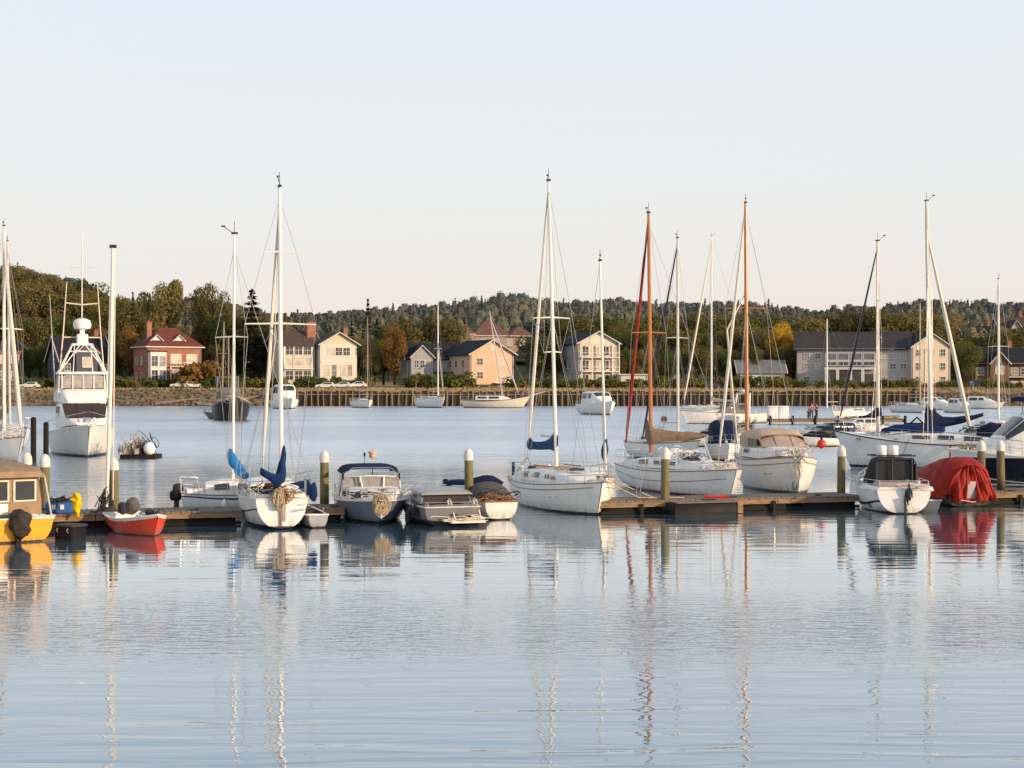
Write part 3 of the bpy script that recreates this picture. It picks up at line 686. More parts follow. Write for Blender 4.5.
# sailboats whose hulls stand behind it
x, y, rz = posed(700, 462, 30, 8)
b = Boat('sailboat', 'white sailboat with a white mast and dark furled jib hidden behind the brown-masted one', 'sailboat', x, y, rz)
b.hull(8, 2.6, 1.0, .95, 1.25, WH('hull_white_h'), tr=.6, rake=.9, p=.65, rail=TEAK)
b.deck(DECKW); b.cabin([(-2, .85, 1.0, .4), (.6, .8, 1.02, .42), (2.2, .4, 1.1, .08)], CABW, .42, 'cabin', [(-1.7, .2, .35, .75)])
b.rig(678, 677.5, 238, 1.3, spreaders=((.5, .75),), r=.1, m=ALU, back=0, fork=.98); b.furled(b.at(640, 452, b.mx), DARKROPE, .07, .97)
b.boom(2.2, 2.2, ALU); b.rails(.55, n=3)
b.clutter(-3, 2.5, .7, 1.1, 18, 14); b.rope_bunch((-.5, 0, 1.5), (2.2, 1.0, .4), 64, DKGREY, 40)

# ------------------------------------------------------------------ motor sailer with tan canvas
x, y, rz = posed(800, 494.5, 15, 7.4)
b = Boat('motor_sailer', 'white motor sailer with a tan canvas wheelhouse and orange varnished mast', 'sailboat', x, y, rz)
b.hull(7.6, 2.9, 1.3, 1.25, 1.55, WH('hull_white_i', (.12, .09, .06), .1, col=(.72, .69, .64)), tr=.7, draft=.5, rake=.4, trake=.15, p=.58, full=3.2, flare=.4, rail=mat('rail_brown', (.3, .2, .13), .6), railr=.03)
b.stripe(.9, .92, mat('stripe_tan', (.34, .25, .17), .5), 'cove_stripe')
b.deck(CREAM, camber=.1)
c = b.cabin([(-2.5, 1.12, 1.28, .5), (.9, 1.08, 1.34, .52), (1.5, .92, 1.4, .46), (2.0, .7, 1.46, .3)], CABW, .35, 'coach_roof', [(-1.6, -.6, .35, .75)])
roof = [(-2.6, 1.02, 2.1, .3), (-1.6, 1.1, 2.14, .42), (-.2, 1.08, 2.16, .4), (.5, 1.0, 2.14, .3), (.72, .95, 2.1, .22)]
t_ = b.part('roof_canvas', arch(MB(), roof, .62, 20, False).jitter(.02, 1.6), TANL)
b.part('roof_hem', MB().tube([arch_pt((.73, .97, 2.1, .23), PI*k/14, .62) for k in range(15)], .03, 5), TANC, t_)
def slope(f, y): return (lerp(.68, 1.42, f)-.16*y*y, y*lerp(1, 1.06, f), lerp(2.34-.2*y*y, 1.84, f))       # raked windscreen
for y0, y1 in ((-.9, -.36), (-.32, .32), (.36, .9)):
    b.part('windscreen_pane', MB().grid([[slope(f, lerp(y0, y1, q/4)) for q in range(5)] for f in (.06, .5, .94)]), CLEARV, c)
fr_ = MB()
for y in (-.93, -.34, .34, .93): fr_.tube([slope(0, y), slope(1, y)], .03, 5)
fr_.tube([slope(1, -1+.1*k) for k in range(21)], .03, 5); b.part('windscreen_frame', fr_, TANC, c)
for sd in (1, -1):
    b.part('side_curtain', MB().grid([[(lerp(-2.5, -1.0, i/6), sd*(1.08+.03*math.sin(i*2)), z) for i in range(7)] for z in (1.75, 2.0, 2.24)]), TANL, t_)
    b.part('side_opening_panel', MB().quad((-.95, sd*1.06, 1.8), (.5, sd*1.03, 1.82), (.45, sd*.99, 2.22), (-.95, sd*1.06, 2.24)), mat('dim_interior', (.09, .08, .075), .4), t_)  # dark panel colour stands for the dim inside behind the side opening
    b.part('canopy_pole', MB().tube([(1.3, sd*.97, 1.85), (.68, sd*.95, 2.12)], .03, 5), TANC, t_)
b.part('back_curtain', MB().grid([[(-2.58+.04*math.sin(k*2), lerp(-1, 1, k/8), z) for k in range(9)] for z in (1.7, 2.1, 2.38)]), TANL, t_)
b.part('foredeck_box', MB().bbox((2.05, 0, 1.66), (.7, 1.0, .3), .1), CABW)
b.rig(747, 745.5, 203, 2.0, spreaders=((.55, 1.0),), r=.11, m=WOODM, fork=.985, back=None)
m0 = b.mx
b.furled(b.at(718, 462, m0), SAILW, .08, .985)
b.part('jib_pole', MB().tube([b.mp(.62), b.at(727, 330, m0), b.at(737, 440, m0)], [.03, .05, .05], 6), SAILW)
b.rails(.55, n=4); b.rope_bunch((3.3, 0, 1.75), (.6, .8, .3), 71, SAILW, 46); b.rope_bunch((3.7, -.1, 1.1), (.15, .3, .7), 72, CREAM, 22)
b.part('anchor', MB().tube([(3.7, 0, 1.7), (4.1, 0, 1.55)], .035, 6).tube([(3.85, -.22, 1.3), (4.1, 0, 1.5), (3.85, .22, 1.3)], .04, 5), STEEL)
b.part('bow_fender', MB().ball((3.62, -.2, .35), (.12, .13, .2)), GREYP)
b.part('boat_name', MB().quad(*[b.pt(t, a, -1, .006) for t, a in ((.76, .76), (.83, .76), (.83, .775), (.76, .775))]), GREYP, b.hullo)
b.clutter(-.5, 3.0, .8, 1.5, 19, 12)

# boat with navy canvas seen between the two
x, y, rz = posed(729, 462, 6, 5.5)
b = Boat('cabin_cruiser', 'cruiser under slate blue canvas glimpsed between the two varnished masts', 'cabin cruiser', x, y, rz)
b.hull(5.5, 2.0, .9, .9, 1.05, WH('hull_white_j'), tr=.9, rake=.7, p=.5, rail=WHITE)
b.deck(CREAM); b.part('canvas_cabin', arch(MB(), [(-2.6, .75, .9, 1.3), (-.6, .8, .9, 1.45), (.6, .7, .95, 1.1), (1.2, .5, 1.0, .3)], .4, 16).jitter(.08, 2), NAVY)
b.part('window', MB().box((.75, .1, 1.6), (.03, .5, .3), 0, 0), CLEARV); b.rails(.5, n=2)
b.clutter(-2, 2.4, .8, 1.1, 20, 10)

# ------------------------------------------------------------------ white boat with black bimini, stern-on
x, y, rz = posed(902, 513, 13, 4.8, stern_view=True)
b = Boat('motorboat', 'white motorboat stern on with a square black canopy and two white drums on top', 'motorboat', x, y, rz)
squash(b, .86); b.hull(5.6, 2.3, .98, .92, 1.1, WH('hull_white_k', (.2, .17, .13), .06), tr=.8, draft=.4, rake=.7, trake=-.1, p=.66, q=1.1, keel0=.02, rail=WHITE, railr=.04)
b.stripe(.62, .68, DKGREY); b.deck(DECKW, camber=.06)
b.coaming(.03, .42, 1.0, CABW, .16)
st = [(-1.5, .7, 1.0, 1.1), (-1.1, .72, 1.0, 1.18), (-.2, .7, 1.0, 1.16), (.3, .66, 1.0, .9), (1.2, .6, 1.02, .2)]
c = b.part('canopy', arch(MB(), st, .32, 18, False), BLACKC, sharp=30)
b.part('canopy_shade_sheet', MB().box((-1.42, 0, 1.62), (.02, 1.3, .98)), mat('dark_interior', (.012, .012, .014), .5), c)  # near-black sheet stands for the shade inside the open canopy
b.part('canopy_frame', MB().tube([(-1.52, .7, 1.0), (-1.52, .7, 1.95), (-1.52, .6, 2.15), (-1.52, -.6, 2.15), (-1.52, -.7, 1.95), (-1.52, -.7, 1.0)], .04, 6).tube([(-1.52, .15, 1.1), (-1.52, .15, 2.2)], .035, 5).tube([(-1.52, -.55, 1.1), (-1.52, -.55, 2.2)], .035, 5).tube([(-1.54, .1, 2.0), (-1.54, -.2, 1.6), (-1.54, -.55, 1.15)], .012, 4), DKGREY, c)
for yy in (.36, -.06): b.part('drum', MB().lathe([(.16, 0), (.18, .04), (.18, .4), (.15, .46), (.05, .48)], 14, (-.8, yy, 2.2)), WHITE)
b.part('roof_rack', MB().tube([(-1.1, .8, 2.25), (-1.1, -.8, 2.25)], .03, 5).tube([(-.4, .8, 2.25), (-.4, -.8, 2.25)], .03, 5).tube([(-.4, -.5, 2.28), (-.2, -.75, 2.9)], .015, 4), DKGREY)
b.part('bench_seat', MB().bbox((-2.0, .1, 1.1), (.7, 1.5, .26), .06), mat('seat_tan', (.4, .32, .25), .7)); b.part('helm_seat', MB().bbox((-1.1, .3, 1.3), (.4, .5, .6), .06), GREYP)
b.rope_bunch((-2.6, -.35, 1.08), (.45, .8, .16), 81, SAILW, 30); b.rope_bunch((-2.83, -.12, .75), (.08, .14, .6), 82, DKGREY, 34)
b.part('rudder', MB().box((-2.88, -.0, .3), (.12, .04, .8)), DKGREY)
b.rope_bunch((.2, 1.1, 1.15), (1.8, .2, .15), 83, WHITE, 24); b.rails(.35, push=.45, pul=.2, n=1)
num = bpy.data.curves.new('registration', 'FONT'); num.body = '87'; num.size = .34; num.extrude = .004
tmp = bpy.data.objects.new('tmp', num); COL.objects.link(tmp); bpy.context.view_layer.update()
me = bpy.data.meshes.new_from_object(tmp.evaluated_get(bpy.context.evaluated_depsgraph_get())); bpy.data.objects.remove(tmp)
me.materials.clear(); me.materials.append(NAVY)
o = bpy.data.objects.new('registration_number', me); COL.objects.link(o); o.parent = b.hullo
p0 = Vector(b.pt(.24, .52, 1, .012)); p1 = Vector(b.pt(.15, .52, 1, .012)); up = (Vector(b.pt(.2, .66, 1, .012))-Vector(b.pt(.2, .5, 1, .012))).normalized()
xa = (p1-p0).normalized(); za = xa.cross(up).normalized(); up = za.cross(xa)
o.matrix_local = Matrix(((xa.x, up.x, za.x, p0.x), (xa.y, up.y, za.y, p0.y), (xa.z, up.z, za.z, p0.z), (0, 0, 0, 1)))
b.clutter(-2.7, 2, .9, 1.0, 22, 10)

# aluminium tender
x, y, rz = posed(941, 513, 40, 1.9)
b = Boat('tender', 'tiny bare aluminium tender by the red covered boat', 'dinghy', x, y, rz)
b.hull(1.9, .95, .38, .36, .44, mat('aluminium_plate', (.42, .42, .42), .35, .6, dirt=(.15, .13, .1)), tr=.85, draft=.12, rake=.2, p=.5, rail=STEEL, railr=.025)
b.inside(GREYP, .04, .72, .08); b.thwart(.45, .22, GREYP)

# boat under the red tarpaulin
x, y, rz = posed(972, 507, 27, 5.4, stern_view=True)
b = Boat('covered_boat', 'boat hidden under a big draped red tarpaulin at the dock', 'covered boat', x, y, rz)
b.o.scale = (.92, .88, .85); b.hull(5.4, 2.3, .5, .55, .75, hull_mat('hull_dark', (.03, .028, .03), (.02, .02, .02), .05), tr=.9, draft=.3, rake=.7, p=.5, rail=BLACK)
st = [(-2.78, .75, .42, 1.35), (-2.6, 1.05, .34, 1.62), (-2.0, 1.22, .32, 1.8), (-1.2, 1.26, .34, 1.68), (.2, 1.24, .38, 1.25), (1.4, .9, .42, .8), (2.3, .45, .5, .4), (2.75, .08, .6, .14)]
rows = []
r_ = random.Random(9)
for i in range(45):
    xx = lerp(-2.78, 2.75, i/44); s4 = arch_at(st, xx); row = []
    for k in range(41):
        a = PI*k/40; g = abs(math.sin(a)); p = Vector(arch_pt(s4, a, .72))
        nz = mnoise.noise(Vector((i*.16, k*.33, 1.7))); fold = .13*nz*(1-g*.45)+.05*mnoise.noise(Vector((i*.5, k*.7, 4)))+.03*math.sin(k*.9+i*.35)*(1-g)
        row.append(p*1.0+Vector((0, math.copysign(fold, p.y), fold*.6)))
    rows.append(row)
tp = b.part('tarpaulin', MB().grid(rows), REDC, sharp=70)
rows = []                                   # the stern flap with hanging folds, open over a grey panel
for j in range(13):
    z = lerp(1.78, .25, j/12); w = 1.02*math.sqrt(max(.04, 1-(z-.2)**2/2.6))+.06; row = []
    for k in range(41):
        u = lerp(-1, 1, k/40); row.append((-2.80-.2*(j/12)-.32*mnoise.noise(Vector((u*3.6+.05*j, j*.1, 2)))*(.35+j/12)-.08*mnoise.noise(Vector((u*9, j*.25, 6))), u*w, z+.06*mnoise.noise(Vector((u*3, j*.2, 9)))))
    rows.append(row)
fl = MB()
for j in range(12):
    for k in range(40):
        if j >= 6 and j < 11 and 17 <= k <= 24: continue
        fl.quad(rows[j][k], rows[j][k+1], rows[j+1][k+1], rows[j+1][k])
b.part('stern_flap', fl, REDC, tp, sharp=75)
b.part('grey_panel', MB().box((-2.84, .03, .72), (.03, .5, .75)), mat('panel_grey', (.34, .31, .28), .6, var=.2))
b.part('lashing', MB().tube([(-2.98, -.5, .3), (-3.05, 0, .22), (-2.98, .5, .3)], .02, 5), SAILW)

# ------------------------------------------------------------------ two-masted yacht behind the right end of the dock
x, y, rz = posed(834, 468, -100, 9.6)
b = Boat('ketch', 'long two-masted white yacht with navy sail covers behind the right end of the dock', 'sailboat', x, y, rz)
b.hull(9.6, 3.0, 1.45, 1.42, 2.0, WH('hull_white_l', (.015, .018, .03), .22, under=(.42, .42, .44)), tr=.62, draft=.5, rake=.9, trake=.35, p=.6, full=2.4, flare=.5, rail=SLATEB, railr=.035)
b.deck(DECKW, camber=.12)
st = [(-3.3, 1.0, 1.42, .42), (-1.8, 1.1, 1.42, .55), (.8, 1.0, 1.48, .5), (2.2, .65, 1.6, .2), (2.8, .4, 1.68, .04)]
b.cabin(st, CABW, .42, 'cabin', [(-2.9, -2.0, .3, .75), (-1.5, -.7, .35, .75), (-.3, .6, .35, .7)])
b.coaming(.04, .14, .85, CABW, .28); b.rails(.65, n=5)
b.part('dodger', arch(MB(), [(-3.7, .9, 1.8, .65), (-3.2, .95, 1.8, .75), (-2.6, .85, 1.85, .35)], .55, 12, False), NAVY)
b.part('blue_tarpaulin', arch(MB(), [(-.9, .65, 2.0, .28), (.4, .75, 2.02, .4), (1.6, .7, 2.0, .35), (2.3, .4, 2.0, .12)], .8, 12).jitter(.06, 2), BLUEC)
b.rig(878, 877.5, 241, 1.9, spreaders=((.5, .8),), r=.11, m=ALU, fork=.98, back=None)
mA = b.mx; b.furled(b.at(838, 427, 4.4), DARKROPE, .06, .97)
pp = [((880, 404), (880, 419)), ((877, 407), (877, 418.5)), ((873, 411), (873, 418)), ((868, 414.5), (868, 417.5)), ((862, 416.5), (862, 417.5))]
drape(b, [(b.at(*u, mA), b.at(*w, mA)) for u, w in pp], NAVY, .22, dr=(.3, 1, 0))
b.rig(931, 926.5, 201, 2.0, spreaders=((.62, .95), (.35, .6)), r=.15, m=ALU, fork=.98, fore=None, back=None)
mB = b.mx
pp = [((927, 404), (927, 439)), ((930, 403), (930, 441)), ((934, 407), (934.5, 439)), ((937, 413), (937, 430)), ((943, 416.5), (943, 427)), ((953, 417), (953, 425)), ((963, 416), (963, 423)), ((973, 415), (973, 420)), ((984, 412.5), (984, 416))]
drape(b, [(b.at(*u, mB), b.at(*w, mB)) for u, w in pp], NAVY, .34, seed=5, dr=(.3, 1, 0))
b.part('boom', MB().tube([b.at(931, 428, mB), b.at(986, 414, mB)], .07, 7), ALU)
b.furled(b.at(976, 455, mB-1.5), SAILW, .11, .86)
b.clutter(-4.2, 4.0, .85, 1.55, 23, 26); b.rope_bunch((-2.6, 0, 2.1), (1.8, 1.3, .35), 91, DKGREY, 44); b.rope_bunch((2.9, 0, 1.8), (1.6, .9, .3), 92, WHITE, 40)
b.part('deck_gear', MB().bbox((.6, -.5, 2.35), (.9, .5, .2)).tube([(.2, -.5, 2.4), (.5, -.3, 2.75), (.9, -.6, 2.4)], .05, 5), BLACKC)
b.part('mooring_line', MB().tube([b.sheer(.36, 1, -.05), b.sheer(.36, 1, -.25, -1.3)], .05, 5), REDROPE)

# ------------------------------------------------------------------ motor yacht at the right edge
x, y, rz = posed(948, 486, -72, 9.5)
b = Boat('motor_yacht', 'motor yacht with a navy hull and raked white cabin at the right edge', 'motor yacht', x, y, rz)
b.hull(9.5, 3.2, 1.2, 1.25, 1.65, hull_mat('hull_navy', (.006, .008, .018), (.5, .48, .45), .13, rough=.34, grime=.15, top=(.66, .65, .64), ztop=1.28), tr=.92, draft=.5, rake=1.0, trake=.1, p=.5, flare=.9, rail=WHITE, railr=.045)
b.stripe(.55, .57, CREAM); b.deck(DECKW, camber=.12)
st = [(-3.4, 1.3, 1.25, 1.6), (-.1, 1.32, 1.28, 1.9), (1.6, 1.15, 1.35, 1.8), (2.6, .9, 1.45, .75), (3.5, .5, 1.5, .1)]
c = b.cabin(st, CABW, .4, 'cabin', [(-1.6, -.3, .45, .85), (-.1, 1.3, .45, .85), (1.7, 2.55, 58, 122, 'top')], GLASS)
b.part('window', patch(MB(), st, 1.7, 2.5, 22, 52, .4), GLASS, c)
b.part('flybridge', arch(MB(), [(-3.0, 1.05, 2.9, .6), (.4, 1.1, 2.9, .65), (1.2, .9, 2.9, .4)], .35, 14), CABW)
b.part('bimini', arch(MB(), [(-3.0, 1.25, 3.75, .2), (-.4, 1.3, 3.78, .3), (1.5, 1.25, 3.72, .2)], .6, 14), NAVY)
for xx in (-2.6, 1.0):
    for sd in (1, -1): b.part('bimini_pole', MB().tube([(xx, sd*1.1, 2.9), (xx, sd*1.2, 3.8)], .03, 6), STEEL)
b.part('canvas_curtain', MB().grid([[(lerp(-3.0, .6, i/10), 1.32+.06*math.sin(i*2), z+.04*math.sin(i*1.7)) for i in range(11)] for z in (3.7, 3.2, 2.75)]), TANC)
b.part('canvas_curtain', MB().grid([[(-3.05+.05*math.sin(i*2), lerp(-1.25, 1.28, i/8), z) for i in range(9)] for z in (3.7, 3.3, 2.6)]), TANC)
b.part('radar_arch', MB().tube([(-2.6, 1.25, 2.8), (-2.9, 1.15, 4.6), (-2.9, -1.15, 4.6), (-2.6, -1.25, 2.8)], .09, 7).bbox((-2.9, 0, 4.75), (.5, .7, .2)), WHITE)
b.rails(.65, pul=.3, n=4); b.clutter(3.4, 4.2, .4, 1.6, 24, 5); b.rope_bunch((3.9, 0, 1.7), (1.2, .9, .2), 95, RWIRE, 26)
b.part('boat_name', MB().quad(*[b.pt(t, a, 1, .008) for t, a in ((.86, .42), (.9, .42), (.9, .5), (.86, .5))]), SAILW, b.hullo)
# ================================================================== BOATS BEYOND THE DOCK
# sailing boats at the left edge
x, y, rz = posed(22, 463, 24, 8.5)
b = Boat('sailboat', 'sailboat with a thick white furled jib at the left edge, nearest of the two there', 'sailboat', x, y, rz)
b.hull(8.5, 2.9, 1.2, 1.15, 1.5, WH('hull_white_m', (.03, .04, .1)), tr=.65, draft=.4, rake=.7, p=.62, rail=TEAK)
b.deck(DECKW); b.cabin([(-2, .9, 1.2, .45), (.8, .85, 1.22, .5), (2.3, .4, 1.3, .1)], CABW, .42, 'cabin', [(-1.6, .3, .35, .75)])
b.rig(4, 4, 226, 1.7, spreaders=((.5, 1.2),), r=.12, m=WMAST, back=0, fork=.97)
b.furled(b.at(22, 440, 4.0), SAILW, .13, .9); b.boom(2.6, 2.5, ALU, TANC, 1.0, .3); b.rails(.6, n=3)
b.clutter(-3, 3.5, .8, 1.3, 101, 20); b.rope_bunch((2.6, 0, 1.6), (1.6, 1.2, .5), 102, WHITE, 50); b.rope_bunch((.5, 0, 1.8), (1.6, 1.2, .5), 103, DKGREY, 40)
x, y, rz = posed(27, 449, 20, 9)
b = Boat('sailboat', 'sailboat at the left edge with a tan mast, behind the thick furled jib', 'sailboat', x, y, rz)
b.hull(9, 2.9, 1.2, 1.15, 1.5, WH('hull_white_n'), tr=.65, draft=.4, rake=.9, p=.62, rail=TEAK)
b.deck(DECKW); b.cabin([(-2, .9, 1.2, .45), (.8, .85, 1.22, .5), (2.3, .4, 1.3, .1)], CABW, .42, 'cabin', [(-1.6, .3, .35, .75)])
b.rig(10, 7.5, 241, 1.7, spreaders=((.52, .9),), r=.11, m=ALU, back=0, fork=.97); b.rails(.6, n=3)
b.boom(2.6, 2.5, ALU, GREYC, .9, .3)

# sport fishing yacht with tower
x, y, rz = posed(89, 458.5, 4, 12)
b = Boat('sport_fishing_yacht', 'tall white sport fishing yacht with a tubular tuna tower and radar dome', 'motor yacht', x, y, rz)
b.hull(12, 4.1, 1.25, 1.45, 2.0, WH('hull_white_o', (.03, .03, .035), .16, col=(.75, .72, .67)), tr=.92, draft=.6, rake=1.1, trake=.1, p=.5, full=2.8, flare=1.1, rail=WHITE, railr=.05)
b.deck(DECKW, camber=.15)
st = [(-2.2, 1.55, 1.5, 2.0), (1.2, 1.5, 1.7, 1.85), (2.1, 1.35, 1.8, 1.3), (2.9, 1.1, 1.9, .55), (3.5, .7, 1.95, .1)]
c = b.cabin(st, CABW, .35, 'cabin', [(-1.8, 1.3, .4, .75)], n=20)
b.part('windshield', MB().grid([[(lerp(3.12, 2.16, f)-.05*y*y, y*lerp(.95, 1.08, f), lerp(2.4, 3.26, f)) for y in (lerp(-1.26, 1.26, q/16) for q in range(17))] for f in (0, .5, 1)]), BRGLASS, c)
for y in (-.43, .43): b.part('windshield_post', MB().tube([(3.14-.05*y*y, y, 2.38), (2.18-.05*y*y, y*1.1, 3.28)], .03, 5), DKGREY, c)
fb_ = b.part('flybridge', arch(MB(), [(-2.6, 1.6, 3.4, .1), (-2.5, 1.62, 3.4, .85), (.5, 1.5, 3.35, .95), (1.5, 1.3, 3.3, .7), (1.9, 1.0, 3.3, .15)], .32, 18), CABW)
b.part('enclosure', arch(MB(), [(-1.6, 1.35, 4.3, .85), (.9, 1.3, 4.25, .85)], .3, 14), mat('vinyl_clear', (.34, .32, .3), .15, var=.4, scale=4), fb_)
for yy in (-1.3, -.65, 0, .65, 1.3): b.part('enclosure_post', MB().tube([(.96, yy, 4.2), (.92, yy, 5.15)], .04, 5), WHITE, fb_)
b.part('hardtop', MB().bbox((-.4, 0, 5.2), (3.0, 3.1, .16), .06), WHITE)
T = MB()
for sx in (-1.2, .8):
    for sd in (1, -1): T.tube([(sx, sd*1.5, 3.6), (sx, sd*1.45, 5.2), (sx*.5-.1, sd*.62, 7.0)], .045, 6)
for z, w in ((7.0, .62), (6.6, .72)):
    T.tube([(-.7, w, z), (.35, w, z), (.35, -w, z), (-.7, -w, z), (-.7, w, z)], .04, 6)
for sd in (1, -1): T.tube([(.8, sd*1.45, 5.25), (.4, sd*.2, 6.95)], .035, 5).tube([(.8, sd*.6, 5.25), (.38, sd*.5, 6.95)], .03, 5)
b.part('tuna_tower', T, WHITE)
b.part('tower_platform', MB().bbox((-.2, 0, 7.05), (1.2, 1.3, .08), .02), WHITE)
b.part('control_station', MB().bbox((.1, 0, 7.4), (.4, .7, .6), .06), WHITE); b.part('radar_dome', MB().lathe([(.1, -.35), (.5, -.25), (.58, 0), (.5, .28), (.2, .42), (.02, .44)], 16, (0, 0, 8.3)), WHITE); b.part('dome_bracket', MB().box((0, 0, 7.85), (.3, .3, .3)), WHITE)
M2 = MB()
for sd in (1, -1): M2.tube([(-.3, sd*1.5, 3.7), (-.2, sd*1.15, 7.9), (-.1, sd*.95, 11.0)], [.05, .045, .03], 6)
M2.tube([(-.25, 1.2, 7.5), (-.25, -1.2, 7.5)], .045, 6).tube([(-.2, 1.02, 9.7), (-.2, 0, 9.6), (-.2, -1.02, 9.7)], .045, 6)
b.part('outrigger_frame', M2, CREAM)
b.part('antenna_mast', MB().tube([(-.25, 0, 7.5), (-.25, 0, 12.5), (-.25, 0, 14.8)], [.05, .04, .015], 6).tube([(-.25, .75, 12.0), (-.25, -.75, 12.0)], .015, 4), ALU)
b.part('outrigger', MB().tube([(-.5, -1.6, 3.6), (-.9, -1.95, 10.2)], [.04, .015], 5), ALU); b.part('outrigger', MB().tube([(-.5, 1.6, 3.6), (-.9, 1.8, 10.6)], [.04, .015], 5), ALU)
b.rails(.75, pul=.34, push=.02, n=2); b.clutter(3.4, 5, .5, 2.15, 104, 5, [WHITE, CREAM]); b.part('anchor_windlass', MB().bbox((4.6, 0, 2.3), (.5, .35, .3)), STEEL)

def small_cruiser(px, yw, ar, L, B, label, hm, name='motorboat', cat='motorboat', hh=1.5, stern=False, canvas=None, fb=1.0, seed=1, rz=None, wm=None):
    x, y, r = posed(px, yw, ar, L, stern_view=stern)
    b = Boat(name, label, cat, x, y, r)
    b.hull(L, B, fb*.85, fb*.85, fb*1.15, hm, tr=.88, draft=.3, rake=.8, p=.5, flare=.8, rail=WHITE, railr=.04)
    b.deck(DECKW)
    st = [(-L*.3, B*.4, fb*.85, hh), (L*.05, B*.38, fb*.9, hh*.95), (L*.18, B*.3, fb*.95, hh*.5), (L*.32, B*.16, fb, .06)]
    b.cabin(st, canvas or CABW, .4, 'cabin', [(-L*.26, -L*.08, .45, .85), (-L*.05, L*.06, .45, .85), (L*.07, L*.16, 55, 125, 'top')], wm or GLASS)
    b.rails(.5, pul=.3, n=2); b.clutter(-L*.45, L*.4, B*.25, fb*.9, seed, 8)
    return b
def small_sailer(px, yw, ar, L, label, hm, pxm, pyt, fb=1.0, cover=None, mm=None, stern=False, seed=1, jib=None, r=.1, B=None, spr=.8):
    x, y, r0 = posed(px, yw, ar, L, stern_view=stern)
    b = Boat('sailboat', label, 'sailboat', x, y, r0)
    b.hull(L, B or L*.33, fb*.9, fb*.88, fb*1.15, hm, tr=.62, draft=.4, rake=.9, p=.62, flare=.5, rail=TEAK, railr=.03)
    b.deck(DECKW); b.cabin([(-L*.25, L*.11, fb*.9, .42), (L*.08, L*.1, fb*.92, .42), (L*.25, L*.05, fb, .08)], CABW, .42, 'cabin', [(-L*.2, L*.05, .35, .75)])
    b.rig(pxm, pxm, pyt, fb+.4, spreaders=((.52, spr),), r=r, m=mm or ALU, back=0)
    b.boom(L*.3, fb+1.2, ALU, cover, .7, .3)
    if jib: b.furled((L*.47, 0, fb*1.15+.1), jib, r*.8, .95)
    b.rails(.55, n=3); b.clutter(-L*.4, L*.38, L*.09, fb*.95, seed, 10)
    return b
# middle anchorage and far shore
x, y, rz = posed(236, 421, 6, 11)
b = Boat('fishing_boat', 'black hulled two-masted fishing boat lying off the far shore', 'fishing boat', x, y, rz)
b.hull(11, 4.6, 1.9, 1.8, 3.0, hull_mat('hull_black', (.02, .02, .022), (.012, .01, .01), .2, grime=.3), tr=.7, draft=.6, rake=1.2, p=.5, full=2.8, flare=.7, rail=mat('rail_worn', (.3, .26, .2), .7), railr=.09)
b.deck(GREYP); b.cabin([(-3.2, 1.3, 1.8, 2.2), (-1.0, 1.3, 1.9, 2.2), (-.7, 1.2, 1.9, 1.2)], mat('wheelhouse_grey', (.12, .12, .13), .6), .3, 'wheelhouse', [(-2.9, -1.3, .5, .85)])
b.rig(222, 224, 322, 2.2, spreaders=((.6, .9),), r=.13, m=mat('mast_dull', (.26, .2, .13), .6), back=0, fork=.95)
b.part('mizzen_mast', MB().tube([(-3.5, 0, 3.8), (-3.5, 0, 10.5)], .09, 6), mat('mast_dull', (.26, .2, .13), .6))
b.part('gantry', MB().tube([(-4.6, 1.4, 1.8), (-4.6, 1.3, 5.4), (-4.6, -1.3, 5.4), (-4.6, -1.4, 1.8)], .1, 6), GREYP)
b.rope_bunch((3.8, 0, 2.6), (2.6, 2.4, .7), 111, SAILW, 60); b.rope_bunch((3.0, 0, 2.9), (2.2, 2.0, .8), 112, DKGREY, 60); b.clutter(0, 4, 1.0, 2.2, 113, 10)
b = small_sailer(203, 419, -60, 5, 'little grey boat moored left of the black fishing boat', hull_mat('hull_grey_c', (.3, .3, .3), (.1, .1, .1)), 200, 395, .8, seed=114, r=.05)
small_cruiser(292, 409, 14, 9, 4.6, 'white cruiser with a tall flybridge moored off the pale double house', WH('hull_white_p', zb=.15), hh=3.0, fb=1.7, seed=115)
small_sailer(370, 408, 20, 8.5, 'small two-tone sailboat moored in front of the orange autumn tree', WH('hull_white_q', zb=.12), 367.5, 317, 1.4, mm=mat('mast_dull', (.26, .2, .13), .6), seed=116, r=.14, B=3.6)
b = small_sailer(444, 408, 28, 10, 'white sailboat moored left of the bowsprit yacht before the peach house', WH('hull_white_r', zb=.15), 438, 305, 1.9, mm=WMAST, seed=117, r=.16, B=4, jib=None)
b.furled((4.8, 0, 2.3), mat('furled_grey', (.3, .28, .26), .8), .14, .6)
x, y, rz = posed(531, 408, 76, 13)
b = Boat('yacht', 'long cream yacht with a bowsprit lying along the far pile wall', 'yacht', x, y, rz)
b.hull(13, 3.8, 1.5, 1.35, 2.3, WH('hull_cream', (.25, .2, .15), .15, col=(.72, .64, .52)), tr=.5, draft=.6, rake=1.6, trake=.6, p=.6, flare=.4, rail=TEAK, railr=.06)
b.deck(DECKW); b.cabin([(-4, 1.2, 1.5, .8), (1, 1.2, 1.5, .8), (2.4, .7, 1.6, .2)], CABW, .4, 'cabin', [(-3.6, -1.8, .3, .8), (-1.4, .6, .3, .8)])
b.part('bowsprit', MB().tube([(6.4, 0, 2.3), (9.2, 0, 3.1)], [.14, .07], 7), WHITE)
b.mast(1.0, 1.9, 16.5, r=.14, m=mat('mast_greyblue', (.42, .43, .45), .5), off=(-2.6, 0), spreaders=(), back=None, fork=.97)
b.furled((4.2, 0, 2.4), mat('mast_greyblue', (.42, .43, .45), .5), .16, .9)
b.rails(.7, n=5); b.clutter(-5, 5, .9, 1.5, 118, 12)
